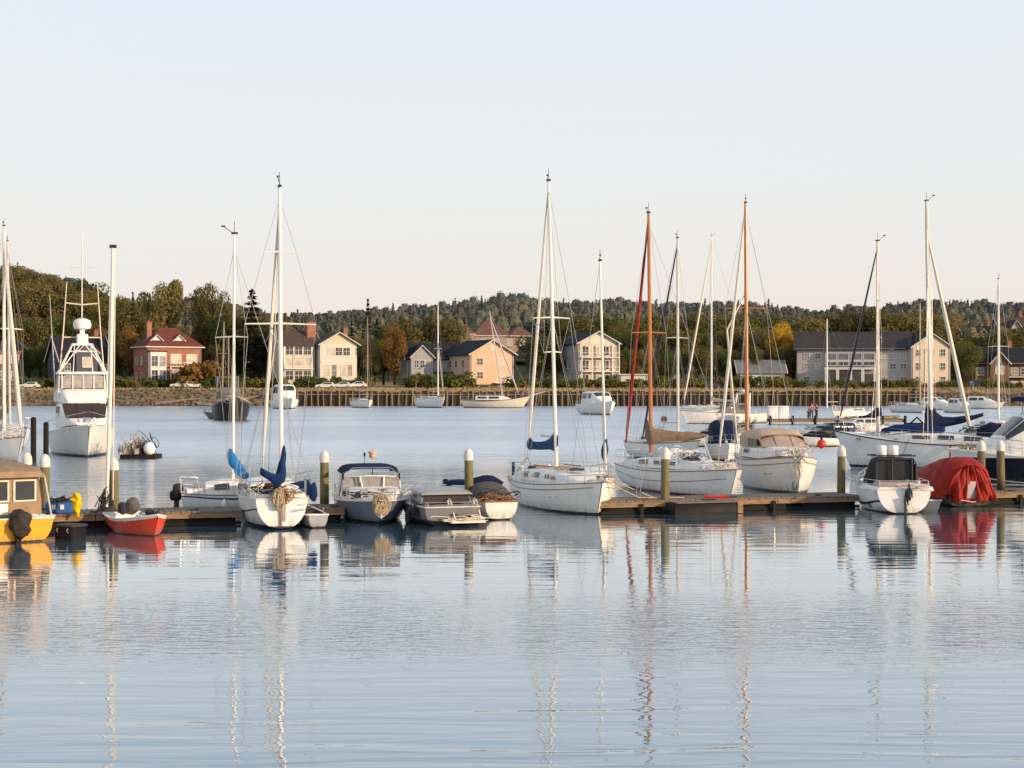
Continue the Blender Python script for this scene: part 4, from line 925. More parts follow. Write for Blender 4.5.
small_cruiser(612, 415, 26, 8.5, 4.4, 'white cabin cruiser at anchor in mid water below the cream house', WH('hull_white_s', zb=.12), hh=1.9, fb=1.75, seed=119)
# the cluster around the second pier
b = small_sailer(680, 424, -62, 11, 'white sailboat with tall white mast and grey boom at the second pier', WH('hull_white_t', (.05, .05, .06)), 711.5, 236, 1.35, cover=GREYC, mm=WMAST, seed=120, r=.13, jib=SAILW)
b.rope_bunch((1, 0, 1.9), (5, 1.5, .4), 121, WHITE, 60); b.fender(.9, -1, RED, .5, .3)
b.part('buoy', MB().ball(b.at(706, 424, 0), .42, 12, 8), RED); b.part('buoy', MB().ball(b.at(664, 419, 0), .36, 12, 8), mat('buoy_dull_red', (.3, .06, .05), .6))
b = small_cruiser(706, 424, -50, 6.5, 2.8, 'motor yacht with a radar arch berthed at the second pier', WH('hull_white_u'), hh=1.4, fb=1.1, seed=122, canvas=GREYC)
b.part('radar_arch', MB().tube([(-2, 1.3, 1.0), (-2.3, 1.1, 3.4), (-2.3, -1.1, 3.4), (-2, -1.3, 1.0)], .12, 6).lathe([(.3, 0), (.4, .15), (.2, .35)], 10, (-2.3, 0, 3.5)).tube([(-2.3, .8, 3.4), (-2.4, .9, 4.6)], .04, 4), WHITE)
mr = [('low white runabout moored behind the motor sailer canvas, nearest the red ball', 800, 440, -55, 6, NAVY, GLASS), ('grey open launch behind the dark blue canvas cruiser', 700, 441, -65, 5.5, GREYC, None),
      ('white launch with dark hood left of the red ball fender', 790, 447, -60, 5.5, BLACKC, None), ('pale launch moored closest to the second pier', 826, 433, -70, 6, None, GLASS), ('white launch seen under the brown boom cover', 684, 447, -60, 5, NAVY, None)]
for i, (lb, px, yw, ar, L, cv, wm) in enumerate(mr):
    bb = small_cruiser(px, yw, ar, L, 2.1, lb, WH('hull_white_v%d' % (i % 2)), hh=.75, fb=.7, canvas=cv, seed=130+i, name='launch', cat='launch')
    bb.rope_bunch((0, 0, .9), (L*.8, 1.2, .25), 140+i, WHITE if i % 2 else DKGREY, 30)
small_sailer(1003, 440, 10, 8, 'sailboat with a slim white mast rising behind the navy motor yacht', WH('hull_white_w'), 998.5, 279, 1.2, seed=150, mm=WMAST, r=.11)
small_sailer(832, 419, -35, 8, 'sailboat with a short cream mast at the far end of the second pier', WH('hull_white_x'), 827, 319, 1.0, mm=WMAST, seed=151, r=.11, cover=None)
small_sailer(925, 413, 35, 8.5, 'distant sailboat with a tan mast between the two masts of the ketch', WH('hull_white_y'), 920, 303, 1.2, mm=mat('mast_dull2', (.45, .36, .25), .6), seed=152, r=.12, spr=.9)
far = [(955, 410, 60, 'distant white cruiser under the grey gable building', 7, 3.2), (973, 413, 40, 'distant low cruiser right of the white raking stay', 6, 2.4), (1005, 409, 75, 'distant pale cruiser nearest the right-hand boulders', 8, 3)]
for i, (px, yw, ar, lb, L, B) in enumerate(far): small_cruiser(px, yw, ar, L, B, lb, WH('hull_white_z'), hh=1.3, fb=1.1, seed=160+i)

# ================================================================== DOCK
WOODT = mat('dock_planks', (.21, .17, .135), .85, var=.35, scale=2.2, stretch=(5, .5, 1), bump=.5, bscale=8, dirt=(.09, .08, .07), dirtamt=.6)
FASCIA = mat('dock_fascia_wood', (.27, .18, .105), .8, var=.35, scale=2, stretch=(.5, 4, 5), bump=.5, bscale=7, dirt=(.08, .06, .045), dirtamt=.7)
FLOATM = mat('dock_float_dark', (.016, .014, .012), .7, var=.4, scale=2)
DA = math.atan(.3); dock_n = 0
def dock_line(px, back=0):
    k = (px-512)/F; y0 = 50.6+back/math.cos(DA); X = k*y0/(1-.3*k); return X, y0+.3*X
def dock(p0, p1, label, w=1.75, zt=.46):
    (X0, Y0), (X1, Y1) = dock_line(p0), dock_line(p1); L = math.hypot(X1-X0, Y1-Y0)
    o = empty('floating_dock', (X0, Y0, 0), DA, label, 'dock')
    r = random.Random(p0); pl = MB(); n = int(L/.16)
    for i in range(n):
        e = r.uniform(-.02, .03); pl.box((L*(i+.5)/n, w/2-e*.5, zt-.02+r.uniform(-.006, .006)), (L/n-.015, w+.06+e, .045))
    pl.build('deck_planks', WOODT, o, None)
    f = MB()
    for yy in (.04, w-.04):
        for i in range(max(1, int(L/3.2))):
            m = max(1, int(L/3.2)); f.box((L*(i+.5)/m, yy, zt-.135), (L/m-.03, .08, .17))
    f.build('fascia_board', FASCIA, o, None)
    g = MB(); m = max(1, int(L/2.4))
    for i in range(m): g.bbox((L*(i+.5)/m, w/2, .0), (L/m*.86, w-.25, .58), .06)
    g.build('float', FLOATM, o)
    MB().box((L/2, .1, .06), (L-.1, .06, .1)).build('lower_rail', FLOATM, o, None)
    for i in range(max(2, int(L/3))):
        xx = L*(i+.5)/max(2, int(L/3)); MB().tube([(xx-.15, .16, zt+.05), (xx+.15, .16, zt+.05)], .025, 6).box((xx, .16, zt+.025), (.1, .06, .05)).build('cleat', DKGREY, o)
    for i in range(int(L/4)):
        xx = L*(i+.3)/int(L/4); MB().box((xx, -.045, .16), (.12, .09, .38)).build('bumper_post', FLOATM, o)
    return o, L
o1, L1 = dock(-60, 243, 'weathered floating dock section on the left with the crate and mast pole')
o2, L2 = dock(304, 345, 'short dark dock section between lettered transom and blue cruiser')
o3, L3 = dock(600, 862, 'long floating dock section in front of the brown-masted sailboat')
o4, L4 = dock(985, 1100, 'dock section at the right edge beside the red covered boat')
o5, L5 = dock(455, 482, 'narrow dock stub behind the grey speedboat', 1.7)
def on_dock(px, back): X, Y = dock_line(px, back); return X, Y, .46
# pilings with white conical caps: one built, the rest copied
k = N('piling_green_brown'); tc = k.n('TexCoord'); sp = k.n('SeparateXYZ'); k.link(tc.outputs['Object'], sp.inputs[0]); oi = k.n('ObjectInfo')
f = k.noise(k.coord((5, 5, .4)), 2.5, 5, .6); g = k.noise(k.coord((2, 2, 1)), 3, 5, .65)
zz = k.math('ADD', sp.outputs[2], k.math('MULTIPLY', k.math('SUBTRACT', g, .5), .5)); zz = k.math('SUBTRACT', zz, k.math('MULTIPLY', oi.outputs['Random'], .35))
c = k.mix(k.rng(f, .3, .7, 0, 1), (.115, .10, .045), (.22, .19, .10)); c = k.mix(k.rng(g, .5, .7, 0, .6), c, (.06, .065, .035)); c = k.mix(k.rng(zz, .25, .75, 1, 0), c, (.028, .032, .016)); c = k.mix(k.rng(zz, 1.5, 2.1, 0, .35), c, (.28, .24, .15))
k.bsdf(c, .85, 0, k.bump(f, .5), Specular_IOR_Level=.12); PILE = k.m
proto = empty('dock_piling', (0, 0, 0), 0, '', 'piling', 'capped pilings along the dock')
MB().lathe([(.155, -1.2), (.155, 0), (.15, 1.5), (.145, 2.12)], 14).build('post', PILE, proto)
MB().lathe([(.165, 2.08), (.168, 2.26), (.15, 2.36), (.09, 2.46), (.02, 2.5)], 14).build('cap', CAPW, proto)
pch = kids(proto)
plist = [(44, 454, 1.9, 'white-capped piling beside the yellow motorboat'), (114.5, 457, 1.7, 'white-capped piling beside the leaning white mast pole'), (324.5, 450, 1.9, 'white-capped piling left of the navy bimini cruiser'),
         (469.5, 448, 1.3, 'white-capped piling behind the grey speedboat'), (665, 447, .2, 'white-capped piling in front of the brown-masted sailboat'), (841, 445, 1.5, 'white-capped piling left of the black-canopied motorboat'),
         (981.5, 440, 1.2, 'white-capped piling right behind the red tarpaulin peak'), (1001.5, 440, 1.0, 'white-capped piling nearest the right edge of the frame'), (28, 452, 4.4, 'white-capped piling partly hidden behind the tan canvas cabin')]
for i, (px, pt, bk, lb) in enumerate(plist):
    o = proto if i == 0 else copy_tree(proto, None, pch); X, Y = dock_line(px, bk); o.location = (X, Y, wz(pt, Y)-2.5); o['label'] = lb; o.rotation_euler = (R(rnd.uniform(-1, 1)), R(rnd.uniform(-1, 1)), rnd.random()*6)
# dark pilings by the yacht
for i, (px, py, yw, lb) in enumerate([(33.5, 417, 462, 'slim bare dark piling left of the sport fishing yacht'), (46, 422, 459, 'shorter bare dark piling touching the sport fishing yacht')]):
    Y = Yw(yw); tag(MB().lathe([(.17, -1), (.16, wz(py, Y)-.1), (.1, wz(py, Y))], 10, (wx(px, Y), Y, 0)).build('bare_piling', FLOATM), lb, 'piling', 'bare pilings by the yacht')
# mast pole on the dock
X, Y, Z = on_dock(106.5, .9)
o = empty('mast_pole', (X, Y, Z), 0, 'bare white leaning mast standing on the left dock section', 'mast')
tX, tZ = wx(113, Y)-X, wz(247, Y)-Z
MB().tube([(0, 0, .1), (tX*.5+.03, 0, tZ*.5), (tX, 0, tZ)], [.055, .062, .058], 9).build('pole', WMAST, o); MB().box((tX, 0, tZ+.02), (.2, .14, .1)).build('mast_cap', DKGREY, o)
MB().tube([(.18, .1, .3), (tX+.06, .05, tZ*.98)], .02, 5).build('halyard', SAILW, o)
mb = MB(); r_ = random.Random(3)
for k in range(22): mb.tube([(r_.gauss(0, .13), r_.gauss(0, .13), abs(r_.gauss(.2, .25))) for _ in range(4)], .018, 4)
mb.build('rope_coil', DKGREY, o); MB().bbox((0, 0, .06), (.5, .4, .12)).build('mast_step', DKGREY, o)
# crate, oilskin, black float
X, Y, Z = on_dock(60, .7)
o = empty('crate', (X, Y, Z), .1, 'blue plastic crate of dark gear on the left dock', 'crate')
mb = MB(); w, d, h = .42, .3, .34
mb.grid([[(sx*w*k, sy*d*k, z) for sx, sy in ((-1, -1), (1, -1), (1, 1), (-1, 1))] for z, k in ((.02, .85), (h, 1), (h, .93), (.06, .78))], True, True, True)
mb.build('crate_body', mat('crate_blue', (.04, .15, .5), .5, var=.2), o, None)
for k in range(16): mb = MB() if k == 0 else mb; mb.tube([(rnd.uniform(-.34, .34), rnd.uniform(-.22, .22), .3+abs(rnd.gauss(0, .12))) for _ in range(3)], .025, 5)
mb.build('contents', DKGREY, o)
for k in range(2): MB().box((-.14+.26*k, -.3, .2), (.12, .02, .15)).build('sticker', WHITE, o)
X, Y = wx(70.5, 43.6), 43.6
o = empty('float_box', (X, Y, 0), R(-28), 'black box float moored off the left dock', 'float')
MB().bbox((0, 0, .08), (.72, .6, .6), .05).build('box', BLACK, o); MB().bbox((0, 0, .4), (.76, .64, .06), .02).build('lid', DKGREY, o)
for sd in (-1, 1): MB().tube([(sd*.2, -.3, .2), (sd*.2, -.36, .27), (sd*.2, -.3, .34)], .015, 5).build('strap', GREYP, o)
o = empty('hanging_oilskins', (wx(77, 46.3), 46.3, .55), 0, 'bunch of yellow oilskins hung on a short post by the black float', 'oilskins')
MB().tube([(0, 0, -.05), (0, 0, .5)], .03, 6).build('post', TEAK, o)
rows = []
for i in range(22):
    f = i/21; w = .04+.10*math.sin(PI*min(1, f*.8+.12))*(1-.6*f); rows.append([(w*math.cos(a)*(1+.28*math.sin(5*a+f*4)), -.05+w*.7*math.sin(a)*(1+.25*math.sin(4*a)), (.58-.72*f)) for a in (2*PI*k/20 for k in range(20))])
MB().grid(rows, True, True, True).jitter(.07, 5).jitter(.035, 14).build('cloth', YELLOWP, o, 100)
# dark raft lying against the long dock
X, Y = dock_line(673, -.75); X1, Y1 = dock_line(742, -.75); L = math.hypot(X1-X, Y1-Y)
o = empty('raft', (X, Y, 0), DA, 'low dark raft with a timber end lying along the long dock', 'raft')
MB().bbox((L/2-.1, .3, .17), (L-.2, .75, .42), .04).build('hull_box', BLACK, o); MB().box((L-.1, .3, .22), (.2, .78, .4)).build('timber_end', FASCIA, o)
mb = MB()
for k in range(6): mb.box((L/2, -.0+.12*k, .41), (L-.25, .1, .03))
mb.build('planks', WOODT, o)
tag(MB().tube([(wx(p, 52.6), 52.6+.2*math.sin(p), .56) for p in (703, 709, 715, 722, 728)], .05, 6).build('rolled_hose', RED), 'red rolled hose lying on the long dock above the raft', 'hose')
# raft of junk beside the yacht
Y = Yw(459); X0, X1 = wx(119, Y), wx(155, Y)
o = empty('junk_raft', ((X0+X1)/2, Y+1, 0), 0, 'dark raft heaped with tangled gear and a white buoy right of the yacht', 'raft')
W_ = X1-X0
MB().bbox((0, 0, .1), (W_, 1.8, .3), .05).build('raft_deck', FLOATM, o); MB().ball((W_*.3, -.6, .6), (.36, .36, .4), 12, 8).build('buoy', WHITE, o)
for sx, n_, hh, mm in ((-.38, 50, .9, mat('rag_pale', (.45, .40, .35), .9)), (-.2, 50, .8, RWIRE), (-.05, 50, .9, mat('rag_grey', (.3, .27, .24), .9)), (.14, 60, 1.0, DKGREY)):
    mb = MB()
    for k in range(n_):
        q = rnd.uniform(.12, .4); c = (sx*W_+rnd.gauss(0, .1)*W_, rnd.gauss(0, .35), .25+abs(rnd.gauss(0, .4))*hh); ti, tj, ar = rnd.uniform(-1, 1), rnd.uniform(-1, 1), rnd.uniform(2, 6)
        mb.tube([(c[0]+q*math.cos(a)*ti, c[1]+q*math.sin(a)*.6, max(.2, c[2]+q*math.cos(a+tj))) for a in (ar*u/7 for u in range(8))], .022, 4)
    for k in range(8): mb.bbox((sx*W_+rnd.gauss(0, .09)*W_, rnd.gauss(0, .3), .3+rnd.random()*.35), (rnd.uniform(.15, .35), .3, rnd.uniform(.15, .4)), .02, rnd.random())
    mb.build('tangled_gear', mm, o)
# red ball fender hanging between motor sailer and ketch
X, Y = wx(821.5, 66), 66
o = empty('ball_fender', (X, Y, wz(444, 66)), 0, 'round red ball fender hanging left of the ketch bow', 'fender')
MB().ball((0, 0, 0), .2, 14, 9).build('ball', RED, o); MB().lathe([(.05, .18), (.05, .28)], 8).build('eye', NAVY, o)
# second pier with people on it
Yp = 166
o = empty('wooden_pier', (wx(770, Yp), Yp, 0), 0, 'second wooden pier in mid water carrying the people', 'pier')
Lp = wx(905, Yp)-wx(770, Yp); mb = MB()
for i in range(40): mb.box((Lp*(i+.5)/40, 1.0, .62), (Lp/40-.03, 2.2, .08))
mb.build('deck_planks', FASCIA, o, None); MB().box((Lp/2, 0, .42), (Lp, .12, .3)).box((Lp/2, 2, .42), (Lp, .12, .3)).build('beam', FASCIA, o, None)
for i in range(7): MB().lathe([(.16, -1), (.15, 1.0)], 8, (Lp*i/6, -.1, 0)).build('pile', FLOATM, o)
BOXW = mat('locker_white', (.72, .7, .66), .5)
for i, (px, lb) in enumerate([(772.5, 'left of two white lockers on the second pier'), (783, 'right of two white lockers on the second pier')]):
    k = empty('locker', (wx(px, Yp+.4), Yp+.4, .66), 0, lb, 'locker', 'white lockers on the second pier')
    MB().bbox((0, 0, .65), (1.15, .9, 1.3), .1).build('locker_body', BOXW, k); MB().bbox((0, 0, 1.35), (1.2, .95, .12), .04).build('lid', BOXW, k)
# people: one skinned body each, clothes and hair as children
def skin(name, verts, edges, radii, m, parent, sub=2):
    me = bpy.data.meshes.new(name); me.from_pydata(verts, edges, []); o = bpy.data.objects.new(name, me); COL.objects.link(o); o.parent = parent
    me.materials.append(m); md = o.modifiers.new('Skin', 'SKIN'); md.use_smooth_shade = True
    for i, rr in enumerate(radii): me.skin_vertices[0].data[i].radius = (rr, rr*.85)
    me.skin_vertices[0].data[0].use_root = True
    s = o.modifiers.new('Subdivision', 'SUBSURF'); s.levels = sub; s.render_levels = sub; return o
def person(X, Y, Z, rz, label, top, leg, hair, ht=1.72, bend=0.):
    o = empty('person', (X, Y, Z), rz, label, 'person', None); k = ht/1.75
    V = [(0, 0, .95), (0, .01, 1.15), (0, .0, 1.38), (0, .0, 1.47), (0, -.015, 1.55), (0, -.03, 1.64),               # spine, neck, head
         (.1, 0, .88), (.12, -.04, .5), (.12, 0, .1), (.13, -.14, .04), (-.1, 0, .88), (-.12, .03, .5), (-.12, .06, .1), (-.13, -.08, .04),
         (.19, 0, 1.40), (.25, .03, 1.12), (.22, -.14, .93), (.21, -.2, .86), (-.19, 0, 1.40), (-.27, .02, 1.12), (-.2, -.17, 1.02), (-.17, -.24, 1.0)]
    E = [(0, 1), (1, 2), (2, 3), (3, 4), (4, 5), (0, 6), (6, 7), (7, 8), (8, 9), (0, 10), (10, 11), (11, 12), (12, 13), (2, 14), (14, 15), (15, 16), (16, 17), (2, 18), (18, 19), (19, 20), (20, 21)]
    Rr = [.13, .12, .14, .06, .075, .095, .085, .06, .045, .04, .085, .06, .045, .04, .055, .042, .033, .035, .055, .042, .033, .035]
    V = [(a*k, (b_-bend*max(0, c-.95))*k, c*k) for a, b_, c in V]; Rr = [q*k for q in Rr]
    skin('body', V, E, Rr, mat('skin', (.5, .3, .2), .6), o)
    def sub_(ids, nm, m, add):
        mp = {v: i for i, v in enumerate(ids)}; skin(nm, [V[i] for i in ids], [(mp[a], mp[c]) for a, c in E if a in mp and c in mp], [Rr[i]+add for i in ids], m, o)
    sub_([0, 1, 2, 14, 15, 16, 18, 19, 20], 'jacket', top, .022); sub_([0, 6, 7, 8, 10, 11, 12], 'trousers', leg, .02)
    for a in ((8, 9), (12, 13)): skin('shoe', [V[a[0]], V[a[1]]], [(0, 1)], [.055, .05], BLACK, o, 1)
    hx, hy, hz = V[5]; MB().ball((hx, hy+.02, hz+.035), (.1*k, .115*k, .1*k), 10, 8).build('hair', hair, o)
HAIR = mat('hair_dark', (.03, .02, .015), .6)
person(wx(811.5, Yp+.7), Yp+.7, .66, R(25), 'person in a red top and dark trousers, left figure on the second pier', mat('jacket_red', (.4, .05, .07), .8), mat('trousers_dark', (.03, .03, .04), .8), HAIR, 1.75)
person(wx(816.5, Yp+1.2), Yp+1.2, .66, R(-120), 'person all in dark clothes, right figure on the second pier', mat('jacket_dark', (.03, .032, .05), .8), mat('trousers_dark', (.03, .03, .04), .8), HAIR, 1.7)
person(wx(808.5, Yp+.3), Yp+.3, .66, R(60), 'person in grey bending forward beside the red-topped figure', mat('jacket_grey', (.13, .12, .13), .8), mat('trousers_dark', (.03, .03, .04), .8), HAIR, 1.5, .5)
# low pile on the pier
mb = MB()
for k in range(60): mb.tube([(wx(rnd.uniform(845, 900), Yp+1), Yp+1+rnd.gauss(0, .3), .7+abs(rnd.gauss(0, .15))), (wx(rnd.uniform(845, 900), Yp+1), Yp+1+rnd.gauss(0, .3), .72)], .04, 4)
tag(mb.build('timber_stack', RWIRE), 'low untidy stack of timber at the right end of the second pier', 'timber')
# ================================================================== TERRAIN
from mathutils import noise as mn
XL, XR = wx(268, 309), wx(930, 309)       # ends of the timber wall
def terrain(x, y):
    wall = smooth((x-XL+1)/4)*smooth((XR+1-x)/4)
    u = y-308.6
    hw = 3.35 if u > .9 else -1.5
    n = mn.noise(Vector((x*.13, y*.13, 0)))
    hr = lerp(-1.6, 3.3, smooth((u+6.5)/13))+.5*n*smooth((u+8)/6)
    z = lerp(hr, hw, wall) if u < 9 else 3.35+.2*n
    z += .9*smooth((y-318)/16)+26*smooth((y-350)/330)+2.0*mn.noise(Vector((x*.02, y*.02, 3)))*smooth((y-335)/40)
    z += 15*math.exp(-((x+150)/50)**2)*smooth((y-345)/60)*(1-smooth((y-440)/130))
    return z
ys = [300, 301.5, 303, 304.5, 306, 307, 308, 308.8, 309.6, 310.5, 312, 314, 316, 318, 321, 325, 330, 336, 344, 354, 366, 380, 400, 425, 460, 500, 550, 610, 680, 760, 850, 1000, 1300, 2000, 4000]
xs = [-3000, -1500, -800]+[-420+4*i for i in range(211)]+[800, 1500, 3000]
k = N('ground'); tc = k.n('TexCoord'); P = tc.outputs['Object']; sp = k.n('SeparateXYZ'); k.link(P, sp.inputs[0])
n1, n2 = k.noise(P, .22, 6, .65), k.noise(P, 1.4, 5, .6)
soil = k.mix(k.rng(n2, .35, .65, 0, 1), (.10, .075, .05), (.23, .17, .11))
dry = k.mix(k.rng(n1, .4, .6, 0, 1), (.30, .21, .105), (.38, .28, .155))
dry = k.mix(k.rng(n2, .35, .7, 0, .6), dry, (.17, .13, .06))
grass = k.mix(k.rng(n1, .35, .65, 0, 1), (.045, .06, .02), (.085, .085, .03))
zz = k.math('ADD', sp.outputs[2], k.rng(n1, .3, .7, -.5, .5))
c = k.mix(k.rng(zz, 2.3, 3.1, 0, 1), soil, dry); c = k.mix(k.rng(zz, 4.3, 5.4, 0, 1), c, grass); c = k.mix(k.rng(zz, -.2, .35, 1, 0), c, (.03, .025, .02))
k.bsdf(c, .95, 0, k.bump(n2, .6, .3))
tag(MB().grid([[(x, y, terrain(x, y)) for x in xs] for y in ys]).build('terrain', k.m), None, None, None, 'structure')

# timber pile wall
PW = mat('pile_wall_timber', (.23, .17, .11), .9, var=.45, scale=1.1, stretch=(2, 2, .25), bump=.6, bscale=3, dirt=(.05, .04, .03), dirtamt=.8)
PP = mat('pile_wall_post', (.27, .2, .13), .9, var=.3, scale=.7, stretch=(1, 1, .3), dirt=(.07, .05, .035), dirtamt=.6)
o = empty('pile_wall', ((XL+XR)/2, 308.2, 0), 0, 'long timber pile wall holding the far shore bank', 'retaining wall')
Wd = XR-XL; mb = MB(); r_ = random.Random(2)
for i in range(int(Wd/.5)):
    h = 3.0+r_.uniform(-.25, .2); mb.box((-Wd/2+.5*i+.25, .1+r_.uniform(-.06, .06), h/2-.5), (.47, .14, h+1))
mb.build('boarding', mat('pile_wall_board', (.06, .047, .034), .95, var=.5, scale=.9, stretch=(2, 2, .3), dirt=(.02, .018, .015), dirtamt=.8), o, None)
p0 = None
for i in range(98):
    px_ = -Wd/2+Wd*(i+.5)/98+r_.uniform(-.25, .25); z = r_.uniform(-.35, .3)
    if i == 0: p0 = MB().lathe([(.2, -1.2), (.19, 2.6), (.14, 3.1), (.03, 3.15)], 8).build('post', PP, o); q = p0
    else: q = p0.copy(); COL.objects.link(q)
    q.parent = o; q.location = (px_, -.28, z); q.rotation_euler = (R(r_.uniform(-3, 3)), R(r_.uniform(-3.5, 3.5)), r_.random()*6); s_ = r_.uniform(.5, .85); q.scale = (s_, s_, 1)
MB().box((0, -.16, 2.35), (Wd, .12, .22)).build('waler', PW, o)
# boulders at both ends of the wall
def rocks(x0, x1, n, seed, zone):
    r = random.Random(seed); mb = MB()
    for i in range(n):
        x = r.uniform(x0, x1); y = r.uniform(*zone); s = r.uniform(.12, .42)*(1.35 if r.random() < .1 else 1); c = Vector((x, y, terrain(x, y)+s*.15)); rows = []
        ph = r.random()*6
        for j in range(5):
            a = -PI/2+PI*(j+.05)/4.1; rows.append([c+Vector((s*1.25*math.cos(a)*math.cos(ph+2*PI*q/7)*r.uniform(.75, 1.2), s*math.cos(a)*math.sin(ph+2*PI*q/7)*r.uniform(.75, 1.2), s*.8*math.sin(a)*r.uniform(.8, 1.15))) for q in range(7)])
        mb.grid(rows, True, True, True)
    return mb
ROCK = mat('boulder_rock', (.16, .12, .08), .9, var=.65, scale=.7, dirt=(.04, .035, .03), dirtamt=.7)
tag(rocks(XR-4, 118, 1500, 5, (303.5, 312)).build('riprap_rocks', ROCK, None, 30), 'brown boulder bank right of the timber wall', 'boulders', None, 'stuff')
tag(rocks(-125, XL+5, 1600, 6, (302.5, 314)).build('riprap_rocks', ROCK, None, 30), 'low muddy boulder bank left of the timber wall', 'boulders', None, 'stuff')
# driftwood logs on the left bank
for i, (px, yy, a, L) in enumerate([(178, 308, 8, 9), (214, 306.5, -6, 7), (245, 309, 12, 11)]):
    X = wx(px, yy); ca, sa = math.cos(R(a)), math.sin(R(a)); pts = [(X+ca*L*t, yy+sa*L*t, terrain(X+ca*L*t, yy+sa*L*t)+.45) for t in (-.5, -.2, .2, .5)]
    tag(MB().tube(pts, [.28, .26, .22, .15], 7).build('driftwood_log', PP), ['long driftwood log below the red brick house', 'short driftwood log left of the black fishing boat', 'longest driftwood log by the start of the timber wall'][i], 'log')
# dry grass on top of the bank
mb = MB(); r_ = random.Random(4)
for i in range(9000):
    x = r_.uniform(-125, 125); y = r_.uniform(309.8, 320) if XL < x < XR else r_.uniform(313, 321); z = terrain(x, y); h = r_.uniform(.15, .55); w = .12; a = r_.random()*PI; l = r_.gauss(0, .2)
    mb.quad((x-w*math.cos(a), y-w*math.sin(a), z-.05), (x+w*math.cos(a), y+w*math.sin(a), z-.05), (x+l, y+r_.gauss(0, .15), z+h))
tag(mb.build('dry_grass', mat('dry_grass_blades', (.36, .26, .13), .95, var=.35, scale=.5), None, None), 'tan dry grass fringe along the top of the far bank', 'grass', None, 'stuff')

# ================================================================== HOUSES
def wallmat(n, c, stretch=(1, 1, 9), **k): return mat('wall_'+n, c, .85, var=.12, scale=.9, bump=.25, bscale=6, stretch=stretch, dirt=tuple(q*.55 for q in c), dirtamt=.3, **k)
def roofmat(n, c): return mat('roof_'+n, c, .85, var=.3, scale=1.1, bump=.5, bscale=5, stretch=(1, 1, 1), dirt=tuple(q*.5 for q in c), dirtamt=.4, Specular_IOR_Level=.15)
TRIM = mat('trim_white', (.62, .6, .56), .6, var=.12, dirt=(.35, .32, .28), dirtamt=.35); BRICK = None
WPANE = mat('window_glass', (.035, .04, .045), .08, var=.5, scale=.5, Specular_IOR_Level=.8); WCURT = mat('curtained_glass', (.42, .38, .32), .25, var=.35, scale=.8); DOORM = mat('door_brown', (.12, .07, .04), .6)
WSKY = mat('window_sky_tint', (.16, .18, .2), .06, var=.5, scale=.4, Specular_IOR_Level=1.0); WDIM = mat('window_blind', (.24, .2, .16), .3, var=.4, scale=.7); wr = random.Random(31)  # WSKY: bluish sky reflection put into the pane colour
